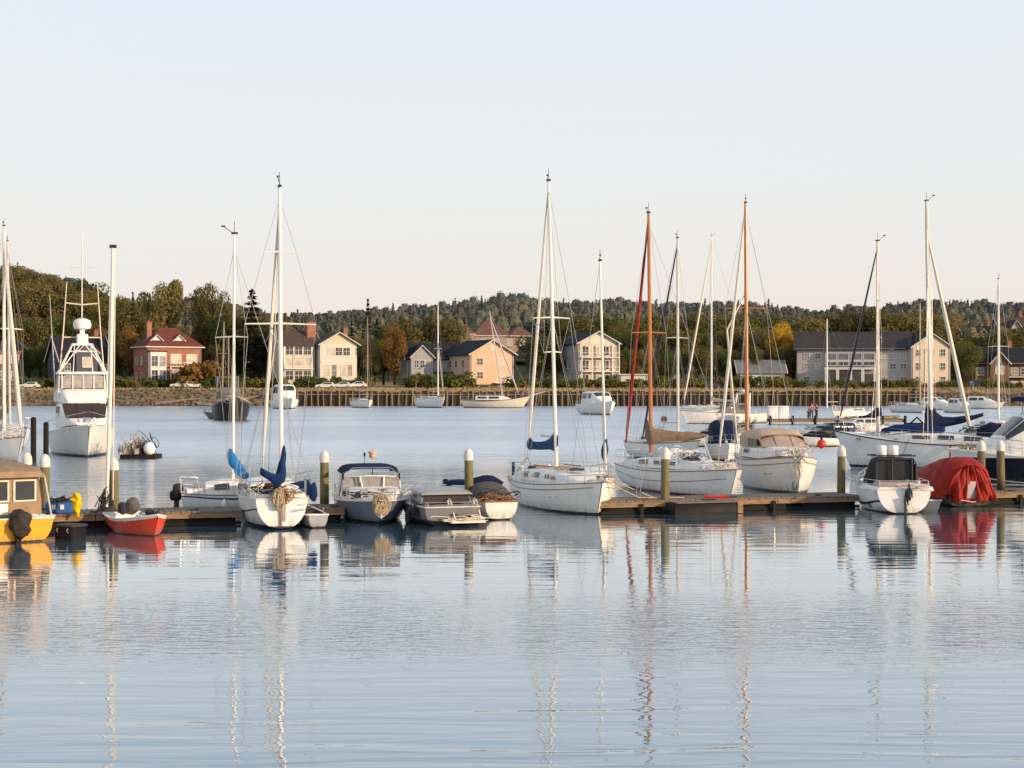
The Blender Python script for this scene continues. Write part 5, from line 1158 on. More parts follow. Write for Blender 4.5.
class House:
    def __init__(s, label, px, Y, rel, cat='house', z=None, name='house'):
        X = wx(px, Y); s.rz = R(rel)-0+view(px); z = terrain(X, Y)-.3 if z is None else z
        s.o = empty(name, (X, Y, z), s.rz, label, cat); s.w = None
    def wall(s, x0, x1, y0, y1, z0, z1, m, name='wall'):
        if s.w is None:
            for x in (x0+.25, x1-.25): MB().tube([(x, y0-.1, z0), (x, y0-.1, z1-.1), (x, y0-.35, z1+.1)], .06, 5).build('downpipe', GREYP, s.o)
            MB().box(((x0+x1)/2, y0-.03, z0+1.1), (x1-x0, .1, 1.0)).build('plinth', mat('plinth_stone', (.2, .18, .16), .9, var=.3, scale=2), s.o, None)
            MB().tube([(x0-.3, y0-.5, z1-.02), (x1+.3, y0-.5, z1-.02)], .07, 5).build('gutter', GREYP, s.o) if (x1-x0) > 11 else None
        w = MB().add([(x0, y0, z0), (x1, y0, z0), (x1, y1, z0), (x0, y1, z0), (x0, y0, z1), (x1, y0, z1), (x1, y1, z1), (x0, y1, z1)], [(0, 1, 5, 4), (1, 2, 6, 5), (2, 3, 7, 6), (3, 0, 4, 7), (4, 5, 6, 7)]).build(name, m, s.o, None); s.w = w; return w
    def gable(s, x0, x1, y0, y1, z, h, ax, rm, wm, ov=.45, trim=True):
        """gabled roof; ax = direction of the ridge"""
        sw = (lambda a, b, c: (a, b, c)) if ax == 'y' else (lambda a, b, c: (b, a, c))
        if ax == 'x': x0, x1, y0, y1 = y0, y1, x0, x1
        xm = (x0+x1)/2
        for y in (y0+.01, y1-.01): MB().quad(sw(x0, y, z), sw(x1, y, z), sw(xm, y, z+h)).build('gable_wall', wm, s.o, None)
        sl = h/((x1-x0)/2); t = .2; r = MB()
        for a, q in ((x0-ov, 1), (x1+ov, -1)):
            zl = z-ov*sl+.02; y_0, y_1 = y0-ov, y1+ov
            P = [sw(a, y_0, zl), sw(xm, y_0, z+h+.02), sw(xm, y_1, z+h+.02), sw(a, y_1, zl)]
            r.add(P+[(p[0], p[1], p[2]+t) for p in P], [(0, 1, 2, 3), (4, 5, 6, 7), (0, 1, 5, 4), (1, 2, 6, 5), (2, 3, 7, 6), (3, 0, 4, 7)])
        ro = r.build('roof', rm, s.o, None)
        if trim:
            for y in (y0-ov-.06, y1+ov+.06):
                zl = z-ov*sl; MB().tube([sw(x0-ov, y, zl+.1), sw(xm, y, z+h+.1), sw(x1+ov, y, zl+.1)], .14, 4).build('barge_board', TRIM, s.o, None)
        return ro
    def hip(s, x0, x1, y0, y1, z, h, rm, ov=.5, run=.5):
        x0 -= ov; x1 += ov; y0 -= ov; y1 += ov; d = min(x1-x0, y1-y0)*run
        if x1-x0 >= y1-y0: rg = [(x0+d, (y0+y1)/2), (x1-d, (y0+y1)/2)]
        else: rg = [((x0+x1)/2, y0+d), ((x0+x1)/2, y1-d)]
        v = [(x0, y0, z), (x1, y0, z), (x1, y1, z), (x0, y1, z), (*rg[0], z+h), (*rg[1], z+h)]
        f = [(0, 1, 5, 4), (2, 3, 4, 5), (3, 0, 4), (1, 2, 5)] if x1-x0 >= y1-y0 else [(0, 1, 4), (1, 2, 5, 4), (2, 3, 5), (3, 0, 4, 5)]
        ro = MB().add(v, f+[(3, 2, 1, 0)]).build('roof', rm, s.o, None)
        e = MB().box(((x0+x1)/2, y0+.05, z-.12), (x1-x0, .1, .22)).box(((x0+x1)/2, y1-.05, z-.12), (x1-x0, .1, .22)).box((x0+.05, (y0+y1)/2, z-.12), (.1, y1-y0-.22, .22)).box((x1-.05, (y0+y1)/2, z-.12), (.1, y1-y0-.22, .22))
        e.build('eaves', TRIM, s.o, None); return ro
    def win(s, f, at, u, z, w, h, m=None, fm=None, bars=(1, 1), nm='window'):
        """window on face f ('f' front, 'l' left, 'r' right) lying in plane at; frame proud of the wall, pane set inside"""
        fw = .11; fr = MB()
        if m is None: m = wr.choice((WPANE, WPANE, WCURT, WSKY, WDIM))
        def P(a, d, b): return (a, at-d, b) if f == 'f' else ((at-d, -a, b) if f == 'l' else (at+d, a, b))
        def bar(a0, a1, b0, b1, d=.09):
            v = [P(a0, .0, b0), P(a1, .0, b0), P(a1, .0, b1), P(a0, .0, b1), P(a0, d, b0), P(a1, d, b0), P(a1, d, b1), P(a0, d, b1)]
            fr.add(v, [(4, 5, 6, 7), (0, 1, 5, 4), (1, 2, 6, 5), (2, 3, 7, 6), (3, 0, 4, 7)])
        a0, a1 = u-w/2, u+w/2
        bar(a0-fw, a0, z-fw, z+h+fw); bar(a1, a1+fw, z-fw, z+h+fw); bar(a0, a1, z+h, z+h+fw); bar(a0, a1, z-fw*1.2, z, .16)
        for i in range(1, bars[0]+1): q = a0+w*i/(bars[0]+1); bar(q-.035, q+.035, z, z+h, .07)
        for i in range(1, bars[1]+1): q = z+h*i/(bars[1]+1); bar(a0, a1, q-.03, q+.03, .065)
        o = fr.build(nm, fm or TRIM, s.o, None)
        MB().quad(P(a0, .03, z), P(a1, .03, z), P(a1, .03, z+h), P(a0, .03, z+h)).build('pane', m or WPANE, o, None); return o
    def box(s, name, c, d, m, **k): return MB().box(c, d, **k).build(name, m, s.o, None)
    def chimney(s, x, y, z0, z1, m, w=.9):
        c = MB().box((x, y, (z0+z1)/2), (w, w, z1-z0)).box((x, y, z1+.1), (w+.2, w+.2, .2)).build('chimney', m, s.o, None)
        MB().lathe([(.16, 0), (.18, .1), (.13, .45)], 8, (x, y, z1+.2)).build('chimney_pot', mat('clay_pot', (.3, .12, .07), .8), c); return c
def brickmat():
    k = N('red_brick'); v = k.coord(); mp = k.n('Mapping', i_Rotation=(R(90), 0, 0)); k.link(v, mp.inputs[0])
    b = k.n('TexBrick', i_Scale=3.5, i_Color1=(.36, .135, .065, 1), i_Color2=(.27, .095, .05, 1), i_Mortar=(.3, .24, .2, 1)); k.link(mp.outputs[0], b.inputs[0])
    f = k.noise(v, .6, 5); c = k.mix(k.rng(f, .4, .7, 0, .45), b.outputs[0], (.15, .06, .04)); k.bsdf(c, .9); return k.m
BRICK = brickmat()
GREYW = wallmat('warm_grey', (.40, .375, .35)); REDROOF = roofmat('dark_red', (.13, .045, .035)); SLATE = roofmat('slate', (.022, .022, .028)); BROWNR = roofmat('brown', (.085, .06, .05)); CREAMW = wallmat('cream', (.58, .51, .38)); BLUEG = wallmat('blue_grey', (.085, .095, .12)); PEACH = wallmat('peach', (.58, .42, .29)); WHITEW = wallmat('white', (.6, .57, .5)); PALEG = wallmat('pale_grey', (.33, .33, .34)); BROWNW = wallmat('brown', (.16, .105, .075))

# red brick house
h = House('red brick house with a dark red hipped roof, dormers and a white bay', 175, 331, 22)
h.wall(-6.3, 6.2, 0, 8.5, -1, 8.9, BRICK); h.hip(-6.3, 6.2, 0, 8.5, 8.95, 4.3, REDROOF, .6, .5)
h.wall(-6.2, -2.6, -1.6, 0, -1, 7.7, TRIM, 'bay'); h.box('bay_roof', (-4.4, -.85, 7.85), (4.0, 1.9, .3), REDROOF)
for z in (1.5, 4.6):
    for u in (-5.3, -3.5): h.win('f', -1.6, u, z, 1.35, 2.2, bars=(1, 1))
for u, z, w in ((.2, 5.3, 2.3), (3.9, 5.3, 2.3), (.2, 2.0, 2.3), (3.9, 2.0, 2.3)): h.win('f', 0, u, z, w, 1.9, WCURT if z > 4 else WDIM, bars=(2, 1))
h.box('balcony_floor', (2.0, -.6, 4.5), (7.0, 1.2, .16), TRIM)
for i in range(12): h.box('baluster', (-1.4+.62*i, -1.15, 4.95), (.07, .07, .8), TRIM)
h.box('balcony_rail', (2.0, -1.15, 5.38), (7.0, .1, .1), TRIM)
for u in (-1.4, 5.4): h.box('porch_post', (u, -1.1, 1.8), (.25, .25, 5.2), TRIM)
for u in (-3.9, 1.3):
    h.wall(u-1.2, u+1.2, .9, 4, 8.4, 10.3, BRICK, 'dormer'); h.gable(u-1.2, u+1.2, .9, 4.4, 10.3, 1.1, 'y', REDROOF, TRIM, .3); h.win('f', .9, u, 8.9, 1.1, 1.2)
for u in (-8, -5): h.win('l', -6.3, u+1.4, 5, 1.0, 1.6); h.win('l', -6.3, u+1.4, 1.5, 1.0, 1.6)
for u in (3, 7): h.win('r', 6.2, u, 5, 1.0, 1.6); h.win('r', 6.2, u, 1.5, 1.0, 1.6)
h.chimney(-4.8, 3.2, 9.4, 14.2, BRICK, 1.0); h.box('porch', (.2, -.9, 2.9), (2.2, 1.8, .25), TRIM)
h.box('door', (-.2, -.03, 1.2), (1.1, .12, 2.3), DOORM)
# blue-grey house behind the yacht
h = House('dark blue-grey house with a slate gable behind the fishing yacht tower', 86, 333, 18)
h.wall(-5.5, 5.5, 0, 10, -1, 6.0, BLUEG); h.gable(-5.5, 5.5, 0, 10, 6.0, 5.2, 'x', SLATE, BLUEG, .6)
h.wall(-2.6, 2.2, -1.4, 2, -1, 7.6, BLUEG, 'front_gable'); h.gable(-2.6, 2.2, -1.4, 3, 7.6, 2.2, 'y', SLATE, BLUEG, .4)
h.win('f', -1.4, -.2, 4.4, 2.0, 2.1, WCURT, bars=(2, 1)); h.win('f', -1.4, -.2, 1.0, 2.0, 1.8, bars=(2, 1))
for u in (-4.2, 3.9): h.win('f', 0, u, 3.6, 1.3, 1.5); h.win('f', 0, u, .8, 1.3, 1.5)
h.chimney(4.2, 6, 9, 12.5, BRICK)
# brown house at left edge
h = House('brown shingled house at the far left behind the masts', 6, 335, 22)
h.wall(-6, 4, 0, 9, -1, 8.4, BROWNW); h.gable(-6, 4, 0, 9, 8.4, 1.6, 'x', SLATE, BROWNW, .6)
for u in (-4, -1, 2): h.win('f', 0, u, 5.2, 1.5, 1.7); h.win('f', 0, u, 1.6, 1.5, 1.7)
h.win('r', 4, 4, 5.2, 1.2, 1.6)
# pale double house
h = House('pale cream double house with two gabled fronts and tall white windows', 320, 334, 20)
h.wall(-8.6, -1.0, 0.6, 11, -1, 9.2, CREAMW); h.gable(-8.6, 0.2, .6, 11, 9.25, 3.1, 'x', BROWNR, CREAMW, .6)
h.wall(-.4, 8.3, -1.2, 10, -1, 9.4, WHITEW, 'right_wing'); h.gable(-.4, 8.3, -1.2, 10, 9.4, 2.5, 'y', BROWNR, CREAMW, .7)
for z in (1.4, 4.4, 7.0):
    for u in (-6.9, -4.8, -2.7): h.win('f', .6, u, z, 1.75, 2.0, WCURT if z == 4.4 else WPANE, bars=(1, 1))
for u in (2.2, 4.0, 5.8): h.win('f', -1.2, u, 6.9, 1.55, 1.7, bars=(1, 1))
for u in (1.2, 2.9, 5.0, 6.6): h.win('f', -1.2, u, 2.2, 1.1, 2.6, bars=(0, 1))
h.box('string_course', (3.95, -1.26, 5.6), (8.6, .12, .3), TRIM); h.box('balcony', (-4.9, .1, 3.85), (6.6, 1.0, .18), TRIM)
for u in (-8.1, -1.7): h.box('corner_board', (u, .55, 4.4), (.35, .12, 9.4), TRIM)
for u in (2, 5, 8): h.win('r', 8.3, u, 6.4, 1.2, 1.7); h.win('r', 8.3, u, 2.2, 1.2, 1.7)
h.chimney(-.9, 4, 10, 14.2, BRICK, 1.9); h.chimney(8, 5.5, 9.5, 13.0, BRICK, .9); h.box('hedge_wall', (4, -3.2, .3), (9, .3, 1.8), CREAMW)
# peach house with grey wing
h = House('peach gable-end house with a dark roof and small square windows', 492, 331, 27)
h.wall(-5.4, 5.4, 0, 13, -1, 7.3, PEACH); h.gable(-5.4, 5.4, 0, 13, 7.3, 3.0, 'y', SLATE, PEACH, .7)
for u, z in ((-3, 4.9), (2.4, 4.9), (-3, 1.9), (2.6, 1.7)): h.win('f', 0, u, z, 1.4, 1.4, WCURT if u > 0 else WPANE)
h.box('balcony', (2.4, -.7, .9), (4.2, 1.4, .15), TRIM); h.box('porch_roof', (-.5, -1.0, .4), (8.4, 2.2, .2), BROWNR)
for u in (-4.2, -1.6, 1, 3.4): h.box('porch_post', (u, -1.9, -.4), (.2, .2, 1.8), TRIM)
h.box('vent', (0, -.04, 8.6), (.8, .1, .8), TRIM)
for u in (-10, -7, -3.5): h.win('l', -5.4, u, 4.4, 1.2, 1.5); h.win('l', -5.4, u, 1.4, 1.2, 1.5)
h = House('long grey house with a dark roof joined to the left of the peach house', 446, 338, 16)
h.wall(-9, 7, 0, 8, -1, 6.4, PALEG); h.gable(-9, 7, 0, 8, 6.4, 3.2, 'x', SLATE, PALEG, .6)
h.wall(-8.6, -3.6, -2, 0, -1, 6.6, PALEG, 'front_wing'); h.gable(-8.6, -3.6, -2, 3, 6.6, 2.4, 'y', SLATE, PALEG, .4)
for u in (-7.4, -6.1, -4.8): h.win('f', -2, u, 4.2, .95, 1.6); h.win('f', -2, u, 1.2, .95, 1.6)
for u in (-1.8, .8, 3.4, 5.6): h.win('f', 0, u, 4.2, 1.2, 1.3); h.win('f', 0, u, 1.3, 1.2, 1.5)
h.box('veranda_roof', (1.8, -1.2, 3.2), (9.6, 2.4, .2), SLATE); h.box('veranda_rail', (1.8, -2.2, .9), (9.6, .08, .9), TRIM)
# hill houses
PINKR = roofmat('faded_red', (.15, .08, .065))
h = House('pinkish house with faded red hipped roofs up on the hill', 503, 455, 15, z=11.6)
h.wall(-9, 9, 0, 9, 0, 7.6, mat('wall_pinkish', (.36, .27, .22), .9)); h.hip(-9, 2, 0, 9, 7.6, 4.6, PINKR, .6); h.hip(2.4, 9, -.5, 8, 7.6, 3.2, PINKR, .6)
h.wall(-13.5, -9.2, -1, 4, 0, 8, mat('wall_pinkish', (.36, .27, .22), .9), 'tower'); h.hip(-13.5, -9.2, -1, 4, 8, 3.0, PINKR, .4)
for u in (-11.3, -6, -2, 2, 6): h.win('f', -1 if u < -9 else (-.5 if u > 2.4 else 0), u, 4.6, 1.6, 1.8)
# cream three-storey house
h = House('cream three-storey house with stacked white balconies and a slate gable', 598, 330, 22)
h.wall(-4.6, 4.6, 0, 12, -1, 9.8, CREAMW); h.wall(-4.62, -4.5, 0.05, 11.9, -.9, 9.6, PALEG, 'side_shade_sheet'); h.gable(-4.6, 4.6, 0, 12, 9.8, 2.4, 'y', SLATE, WHITEW, .7)  # thin grey sheet paints the left side as lying in shade
for z in (.9, 4.0, 7.1):
    for u in (-3.0, -.6, 1.8, 3.6): h.win('f', 0, u, z, 1.5 if u < 3 else .9, 1.9, WCURT if u in (-.6, 3.6) else WPANE, bars=(1, 1))
for z in (3.5, 6.6): h.box('balcony_floor', (0, -.8, z), (9.0, 1.6, .18), TRIM); h.box('balcony_rail', (0, -1.56, z+1.0), (9.0, .07, .1), TRIM)
for u in (-4.4, -2.0, .5, 2.8, 4.4):
    h.box('balcony_post', (u, -1.5, 4.4), (.22, .22, 10.6), TRIM)
for u in (-10, -7.5, -5, -2):
    for z in (1, 4.2, 7.2): h.win('l', -4.6, u, z, 1.1, 1.6)
# white shed and glasshouse
h = House('little white flat-roofed kiosk right of the cream house', 634, 327, 12, 'shed', name='shed')
h.wall(-3.2, 3, 0, 4, -.5, 2.9, WHITEW); h.box('roof', (-.1, 1.8, 3.0), (7, 4.6, .2), TRIM); h.win('f', 0, -1, 1.0, 1.6, 1.0); h.box('door', (1.6, -.04, 1.0), (1, .1, 2), DOORM)
h = House('low grey-roofed boathouse between the two varnished masts', 762, 332, 8, 'boathouse', name='boathouse')
h.wall(-5, 5, 0, 8, -1, 3.2, PALEG); h.gable(-5, 5, 0, 8, 3.2, 2.6, 'x', roofmat('grey', (.17, .175, .18)), PALEG, .5); h.box('boat_door', (-2, -.05, 1.2), (3, .1, 2.8), TRIM)
for u in (1.4, 3.4): h.win('f', 0, u, 1, 1.3, 1.3)
h = House('dark green low house half lost in trees behind the white masts', 690, 338, 5)
h.wall(-5, 5, 0, 8, -1, 4, mat('wall_green', (.05, .065, .045), .9)); h.gable(-5, 5, 0, 8, 4, 2.6, 'x', BROWNR, PALEG, .5)
for u in (-3, 0, 3): h.win('f', 0, u, 1.2, 1.4, 1.4, WCURT)
# big grey hall
h = House('large grey three-storey building with dark roof and a glazed centre', 852, 331, 2, 'building', name='building')
h.wall(-12.0, 12.4, 0, 12, -1, 8.4, GREYW); h.gable(-12, 12.4, 0, 12, 8.4, 3.7, 'x', roofmat('grey_slate', (.05, .046, .048)), GREYW, .7, False)
for z in (1.0, 3.9, 6.2):
    for u in (-9.8, -7.4): h.win('f', 0, u, z, 1.1, 1.2) if not (u == -7.4 and z < 3) else None
    for u in (6.6, 8.8, 11): h.win('f', 0, u, z, 1.2, 1.1)
h.box('glazed_front', (-.4, -.6, 6.1), (10.2, 1.2, 3.2), mat('glazed_band', (.30, .31, .33), .3, var=.2))
for u in (-4.6, -1.9, .9, 3.6): h.win('f', -1.2, u, 5.9, 2.2, 1.4, mat('pane_grey', (.13, .14, .155), .15, var=.3), bars=(0, 0)); h.win('f', -1.2, u, 4.65, 2.2, .8, WPANE, bars=(1, 0))
h.box('canopy_band', (-.4, -1.7, 4.0), (11.2, 3.4, .5), TRIM); h.box('upper_band', (-.4, -1.25, 5.6), (10.4, .2, .2), TRIM)
for u in (-5.6, -3.2, -.4, 2.2, 4.8): h.box('column', (u, -3.1, 1.4), (.65, .65, 4.7), TRIM)
for u in (-4.4, -1.8, .9, 3.5): h.box('door_glazing', (u, -.05, 1.3), (2.0, .1, 2.9), WPANE)
h = House('tall cream gable wing at the right end of the large grey building', 931, 328, 28, 'building', name='building')
h.wall(-4.6, 4.6, 0, 11, -1, 9.0, wallmat('warm_cream', (.56, .47, .36))); h.gable(-4.6, 4.6, 0, 11, 9.0, 2.9, 'y', SLATE, wallmat('warm_cream', (.56, .47, .36)), .5)
h.wall(-4.63, -4.52, .05, 10.9, -.9, 8.9, GREYW, 'side_shade_sheet')  # grey sheet over the cream left wall: its shade put into colour
for z in (1.0, 4.0, 7.0):
    for u in (-3.0, .2, 2.8): h.win('f', 0, u, z, 1.2, 1.5, WCURT if u == .2 else WPANE)
h.box('round_sign', (-3.0, -.06, 8.8), (.9, .1, .9), TRIM); h.box('downpipe', (-1.4, -.1, 4), (.14, .14, 9), TRIM)
# right side houses
for px, Y, z, lb, wc, rc, w in [(1003, 340, None, 'dark timber house at the right edge with a pale veranda', BROWNW, SLATE, 6.5), (985, 430, 12.5, 'grey house with a broad dark roof high on the right slope', PALEG, SLATE, 5.5),
                                (958, 455, 15, 'small house with an orange lit gable on the right slope', PEACH, BROWNR, 4), (1018, 440, 15.5, 'brown roofed house highest at the right edge', GREYW, BROWNR, 5)]:
    h = House(lb, px, Y, 20, z=z)
    h.wall(-w, w, 0, 9, -3, 5.2, wc); h.gable(-w, w, 0, 9, 5.2, 3.4, 'x', rc, wc, .7)
    h.wall(-w*.5, w*.1, -1.5, 2, -3, 5.4, wc, 'front_gable'); h.gable(-w*.5, w*.1, -1.5, 4, 5.4, 2.2, 'y', rc, wc, .5)
    for u in (-w*.8, w*.4, w*.75): h.win('f', 0, u, 2.6, 1.5, 1.5); h.win('f', 0, u, -.4, 1.5, 1.5, WCURT)
    h.win('f', -1.5, -w*.2, 2.8, 1.8, 1.7); h.box('veranda', (w*.55, -.9, 2.1), (w*.85, 1.8, .18), TRIM); h.chimney(w*.5, 5, 6.5, 10.2, BRICK)

# ================================================================== PARKED CARS
def car(color, n):
    o = empty('parked_car', (0, 0, 0), 0, '', 'car', 'cars parked on the far shore')
    prof = [(-2.15, .45), (-2.15, .95), (-1.9, 1.0), (-1.25, 1.02), (1.05, 1.0), (2.0, .85), (2.2, .7), (2.2, .4), (-2.15, .4)]
    rows = [[(x, y*w, z) for x, z in prof] for y, w in ((-.9, .96), (-.86, 1), (.86, 1), (.9, .96))]
    MB().grid(rows, True, True, True).build('body', color, o)
    cab = [[(x, y*k, z) for x, z, k in ((-1.75, 1.0, 1), (-1.35, 1.44, .82), (.2, 1.46, .82), (1.0, 1.0, 1))] for y in (-.84, .84)]
    MB().grid(cab, False, True, True).quad(*[cab[0][1], cab[0][2], cab[1][2], cab[1][1]]).build('cabin', color, o)
    for sd in (-1, 1): MB().quad((-1.45, sd*.85, 1.03), (.75, sd*.85, 1.03), (.18, sd*.73, 1.38), (-1.22, sd*.73, 1.38)).build('window', GLASS, o)
    MB().quad((.98, -.72, 1.03), (.98, .72, 1.03), (.28, .6, 1.43), (.28, -.6, 1.43)).build('windshield', GLASS, o)
    for x in (-1.35, 1.35):
        for sd in (-1, 1):
            w = MB().lathe([(.2, -.1), (.33, -.1), (.33, .1), (.2, .1)], 14, (x, sd*.82, .33), 'Y').build('wheel', BLACK, o); MB().lathe([(.04, .0), (.19, .0), (.18, .03)], 10, (x, sd*.93, .33), 'Y').build('rim', STEEL, w)
    for sd in (-1, 1): MB().box((2.17, sd*.62, .72), (.06, .3, .12)).build('headlight', WHITE, o)
    return o
c1 = car(mat('car_white', (.7, .7, .69), .25, Coat_Weight=.5), 0); k1 = kids(c1); c2 = car(mat('car_blue', (.05, .09, .16), .25, Coat_Weight=.5), 1); k2 = kids(c2)
cars = [(c1, 326, 321, 'white car parked leftmost in front of the pale double house'), (c1, 342, 321, 'white car parked in the middle before the pale double house'), (c1, 357, 322, 'white car parked rightmost before the pale double house'), (c1, 181, 322, 'white car parked left below the red brick house'), (c1, 195, 322, 'white car parked right below the red brick house'),
        (c2, 978, 324, 'blue car parked left in the pair near the right edge'), (c2, 992, 325, 'blue car parked right in the pair near the right edge'), (c1, 672, 322, 'white car parked right of the white kiosk'), (c2, 712, 322, 'dark blue car parked below the green house'), (c1, 30, 322, 'white car parked right of the brown house at far left')]
kk = {c1.name: [k1, True], c2.name: [k2, True]}
for c, px, Y, lb in cars:
    st_ = kk[c.name]; src = [(w, kids(w)) for w in st_[0]]
    if st_[1]: o = c; st_[1] = False
    else: o = copy_tree(c, None, st_[0])
    X = wx(px, Y); o.location = (X, Y, max(terrain(X+a_, Y) for a_ in (-2, 0, 2))+.02); o.rotation_euler = (0, 0, R(180*(len(lb) % 2)+rnd.uniform(-8, 8))); o['label'] = lb

# ================================================================== TREES
def leafmat(name, c1, c2, c3=None, tr=.42):
    c1, c2, c3 = [c and tuple(q*2.5 for q in c) for c in (c1, c2, c3)]
    k = N(name); tc = k.n('TexCoord'); oi = k.n('ObjectInfo'); P = tc.outputs['Object']; sh = k.n('VectorMath', operation='ADD'); k.link(P, sh.inputs[0]); cb = k.n('CombineXYZ'); k.link(k.math('MULTIPLY', oi.outputs['Random'], 90), cb.inputs[0]); k.link(cb.outputs[0], sh.inputs[1])
    f = k.noise(sh.outputs[0], .45, 4, .6); g = k.noise(sh.outputs[0], 3.0, 2)
    c = k.mix(k.rng(f, .35, .65, 0, 1), c1, c2)
    if c3: c = k.mix(k.math('MULTIPLY', k.rng(oi.outputs['Random'], .0, 1, 0, 1), .8), c, c3)
    br = k.math('MULTIPLY', k.rng(g, .3, .7, .78, 1.2), k.rng(oi.outputs['Random'], 0, 1, .85, 1.15))
    c = k.mix(1, c, k.n('CombineColor', i_0=br, i_1=br, i_2=br).outputs[0], 'MULTIPLY')
    d = k.n('BsdfDiffuse'); k.link(c, d.inputs[0]); t = k.n('BsdfTranslucent'); k.link(c, t.inputs[0]); m = k.n('MixShader', i_0=tr); k.link(d.outputs[0], m.inputs[1]); k.link(t.outputs[0], m.inputs[2]); k.link(m.outputs[0], k.out.inputs[0]); return k.m
BARK = mat('bark', (.09, .065, .045), .9, var=.3, stretch=(3, 3, .5), bump=.5)
LEAF = {'olive': leafmat('leaves_olive', (.04, .044, .017), (.072, .066, .024), (.08, .06, .022)), 'brown': leafmat('leaves_brown', (.075, .058, .023), (.11, .08, .03), (.09, .076, .028)), 'orange': leafmat('leaves_orange', (.085, .05, .016), (.125, .07, .02)),
        'yellow': leafmat('leaves_yellow', (.20, .13, .02), (.29, .175, .025)), 'green': leafmat('leaves_green', (.028, .042, .014), (.06, .075, .022), (.07, .06, .018)), 'dark': leafmat('needles_dark', (.014, .022, .013), (.03, .04, .019), (.032, .034, .014)), 'shrub': leafmat('shrub_leaves', (.03, .05, .014), (.075, .085, .022), (.085, .065, .02))}
def leafquad(mb, c, n, s, r):
    n = n.normalized(); a = n.cross(Vector((r.gauss(0, 1), r.gauss(0, 1), r.gauss(0, 1)))).normalized(); b = n.cross(a); w = s*r.uniform(.6, 1.2); h = s*r.uniform(.6, 1.2)
    mb.quad(c-a*w, c-b*h*.8, c+a*w, c+b*h+n*s*.25)
def broad_crown(seed, n=4000, s=.17):
    """unit-height tree (10 m): crown of leaf clumps spread through uneven lobes"""
    r = random.Random(seed); mb = MB(); lobes = []
    for i in range(17):
        a = r.random()*2*PI; z = r.uniform(3.2, 8.6); R_ = 3.1*math.sin(PI*min(1, max(.05, (z-1.2)/9.2)))**.7*r.uniform(.35, 1.0)
        lobes.append((Vector((R_*math.cos(a), R_*math.sin(a), z)), r.uniform(1.0, 1.9)))
    for i in range(n):
        c, q = lobes[i % len(lobes)]; d = Vector((r.gauss(0, 1), r.gauss(0, 1), r.gauss(.15, 1))).normalized(); p = c+Vector((d.x*q, d.y*q, d.z*q*.8))*r.uniform(.55, 1.08)**.7
        leafquad(mb, p, d+Vector((r.gauss(0, .5), r.gauss(0, .5), r.gauss(.3, .5))), s*r.uniform(.6, 1.3), r)
    return mb, lobes
def conifer_crown(seed, n=1300, s=.26):
    r = random.Random(seed); mb = MB(); tiers = 15
    for i in range(n):
        t = r.random()**.8; tz = round(t*tiers)/tiers; a = r.random()*2*PI; lob = .72+.28*math.sin(a*5+tz*40)
        q = 2.3*(1-tz)**.85*r.uniform(.25, 1)*lob+.06; z = 1.0+9.0*tz-.22*q+r.gauss(0, .1)
        leafquad(mb, Vector((q*math.cos(a), q*math.sin(a), z)), Vector((.3*math.cos(a), .3*math.sin(a), 1)), s*r.uniform(.6, 1.2)*(1.1-.5*tz), r)
    for k in range(14): leafquad(mb, Vector((r.gauss(0, .05), r.gauss(0, .05), 9.4+.06*k)), Vector((r.gauss(0, 1), r.gauss(0, 1), .3)), .16, r)
    return mb
def grand_crown(seed, n=9000, s=.14):
    return broad_crown(seed, n, s)
def shrub_crown(seed, n=520):
    r = random.Random(seed); mb = MB(); lobes = [(Vector((r.uniform(-1.3, 1.3), r.uniform(-1, 1), r.uniform(.5, 1.5))), r.uniform(.5, .95)) for _ in range(7)]
    for i in range(n):
        c, q = lobes[i % 7]; d = Vector((r.gauss(0, 1), r.gauss(0, 1), r.gauss(.2, 1))).normalized(); leafquad(mb, c+d*q*r.uniform(.6, 1.1), d+Vector((r.gauss(0, .5), r.gauss(0, .5), .3)), r.uniform(.13, .26), r)
    return mb
protos = {}
def proto_tree(kind, form, seed):
    o = empty({'broad': 'broadleaf_tree', 'grand': 'broadleaf_tree', 'conifer': 'conifer_tree', 'shrub': 'shrub'}[form], (0, 0, -500), 0, '', 'shrub' if form == 'shrub' else 'tree')
    if form in ('broad', 'grand'):
        mb, lobes = (broad_crown if form == 'broad' else grand_crown)(seed); c = mb.build('crown', LEAF[kind], o, None)
        t = MB().tube([(0, 0, -.6), (.05, 0, 1.2), (-.05, .08, 3), (.1, 0, 5), (0, 0, 7.2)], [.34, .26, .2, .13, .05], 8)
        for p, q in lobes[::2]: t.tube([(0, 0, min(p.z*.55, 4.5)), tuple(p*.55+Vector((0, 0, p.z*.25))), tuple(p)], [.13, .09, .03], 5)
        t.build('trunk', BARK, o)
    elif form == 'conifer':
        conifer_crown(seed).build('crown', LEAF[kind], o, None); MB().tube([(0, 0, -.6), (0, 0, 5), (0, 0, 9.7)], [.24, .14, .03], 7).build('trunk', BARK, o)
    else:
        shrub_crown(seed).build('foliage', LEAF[kind], o, None); t = MB()
        for a in range(5): t.tube([(0, 0, -.3), (.5*math.cos(a*1.3), .5*math.sin(a*1.3), .9)], [.05, .02], 4)
        t.build('stem', BARK, o)
    return o
pool = {}
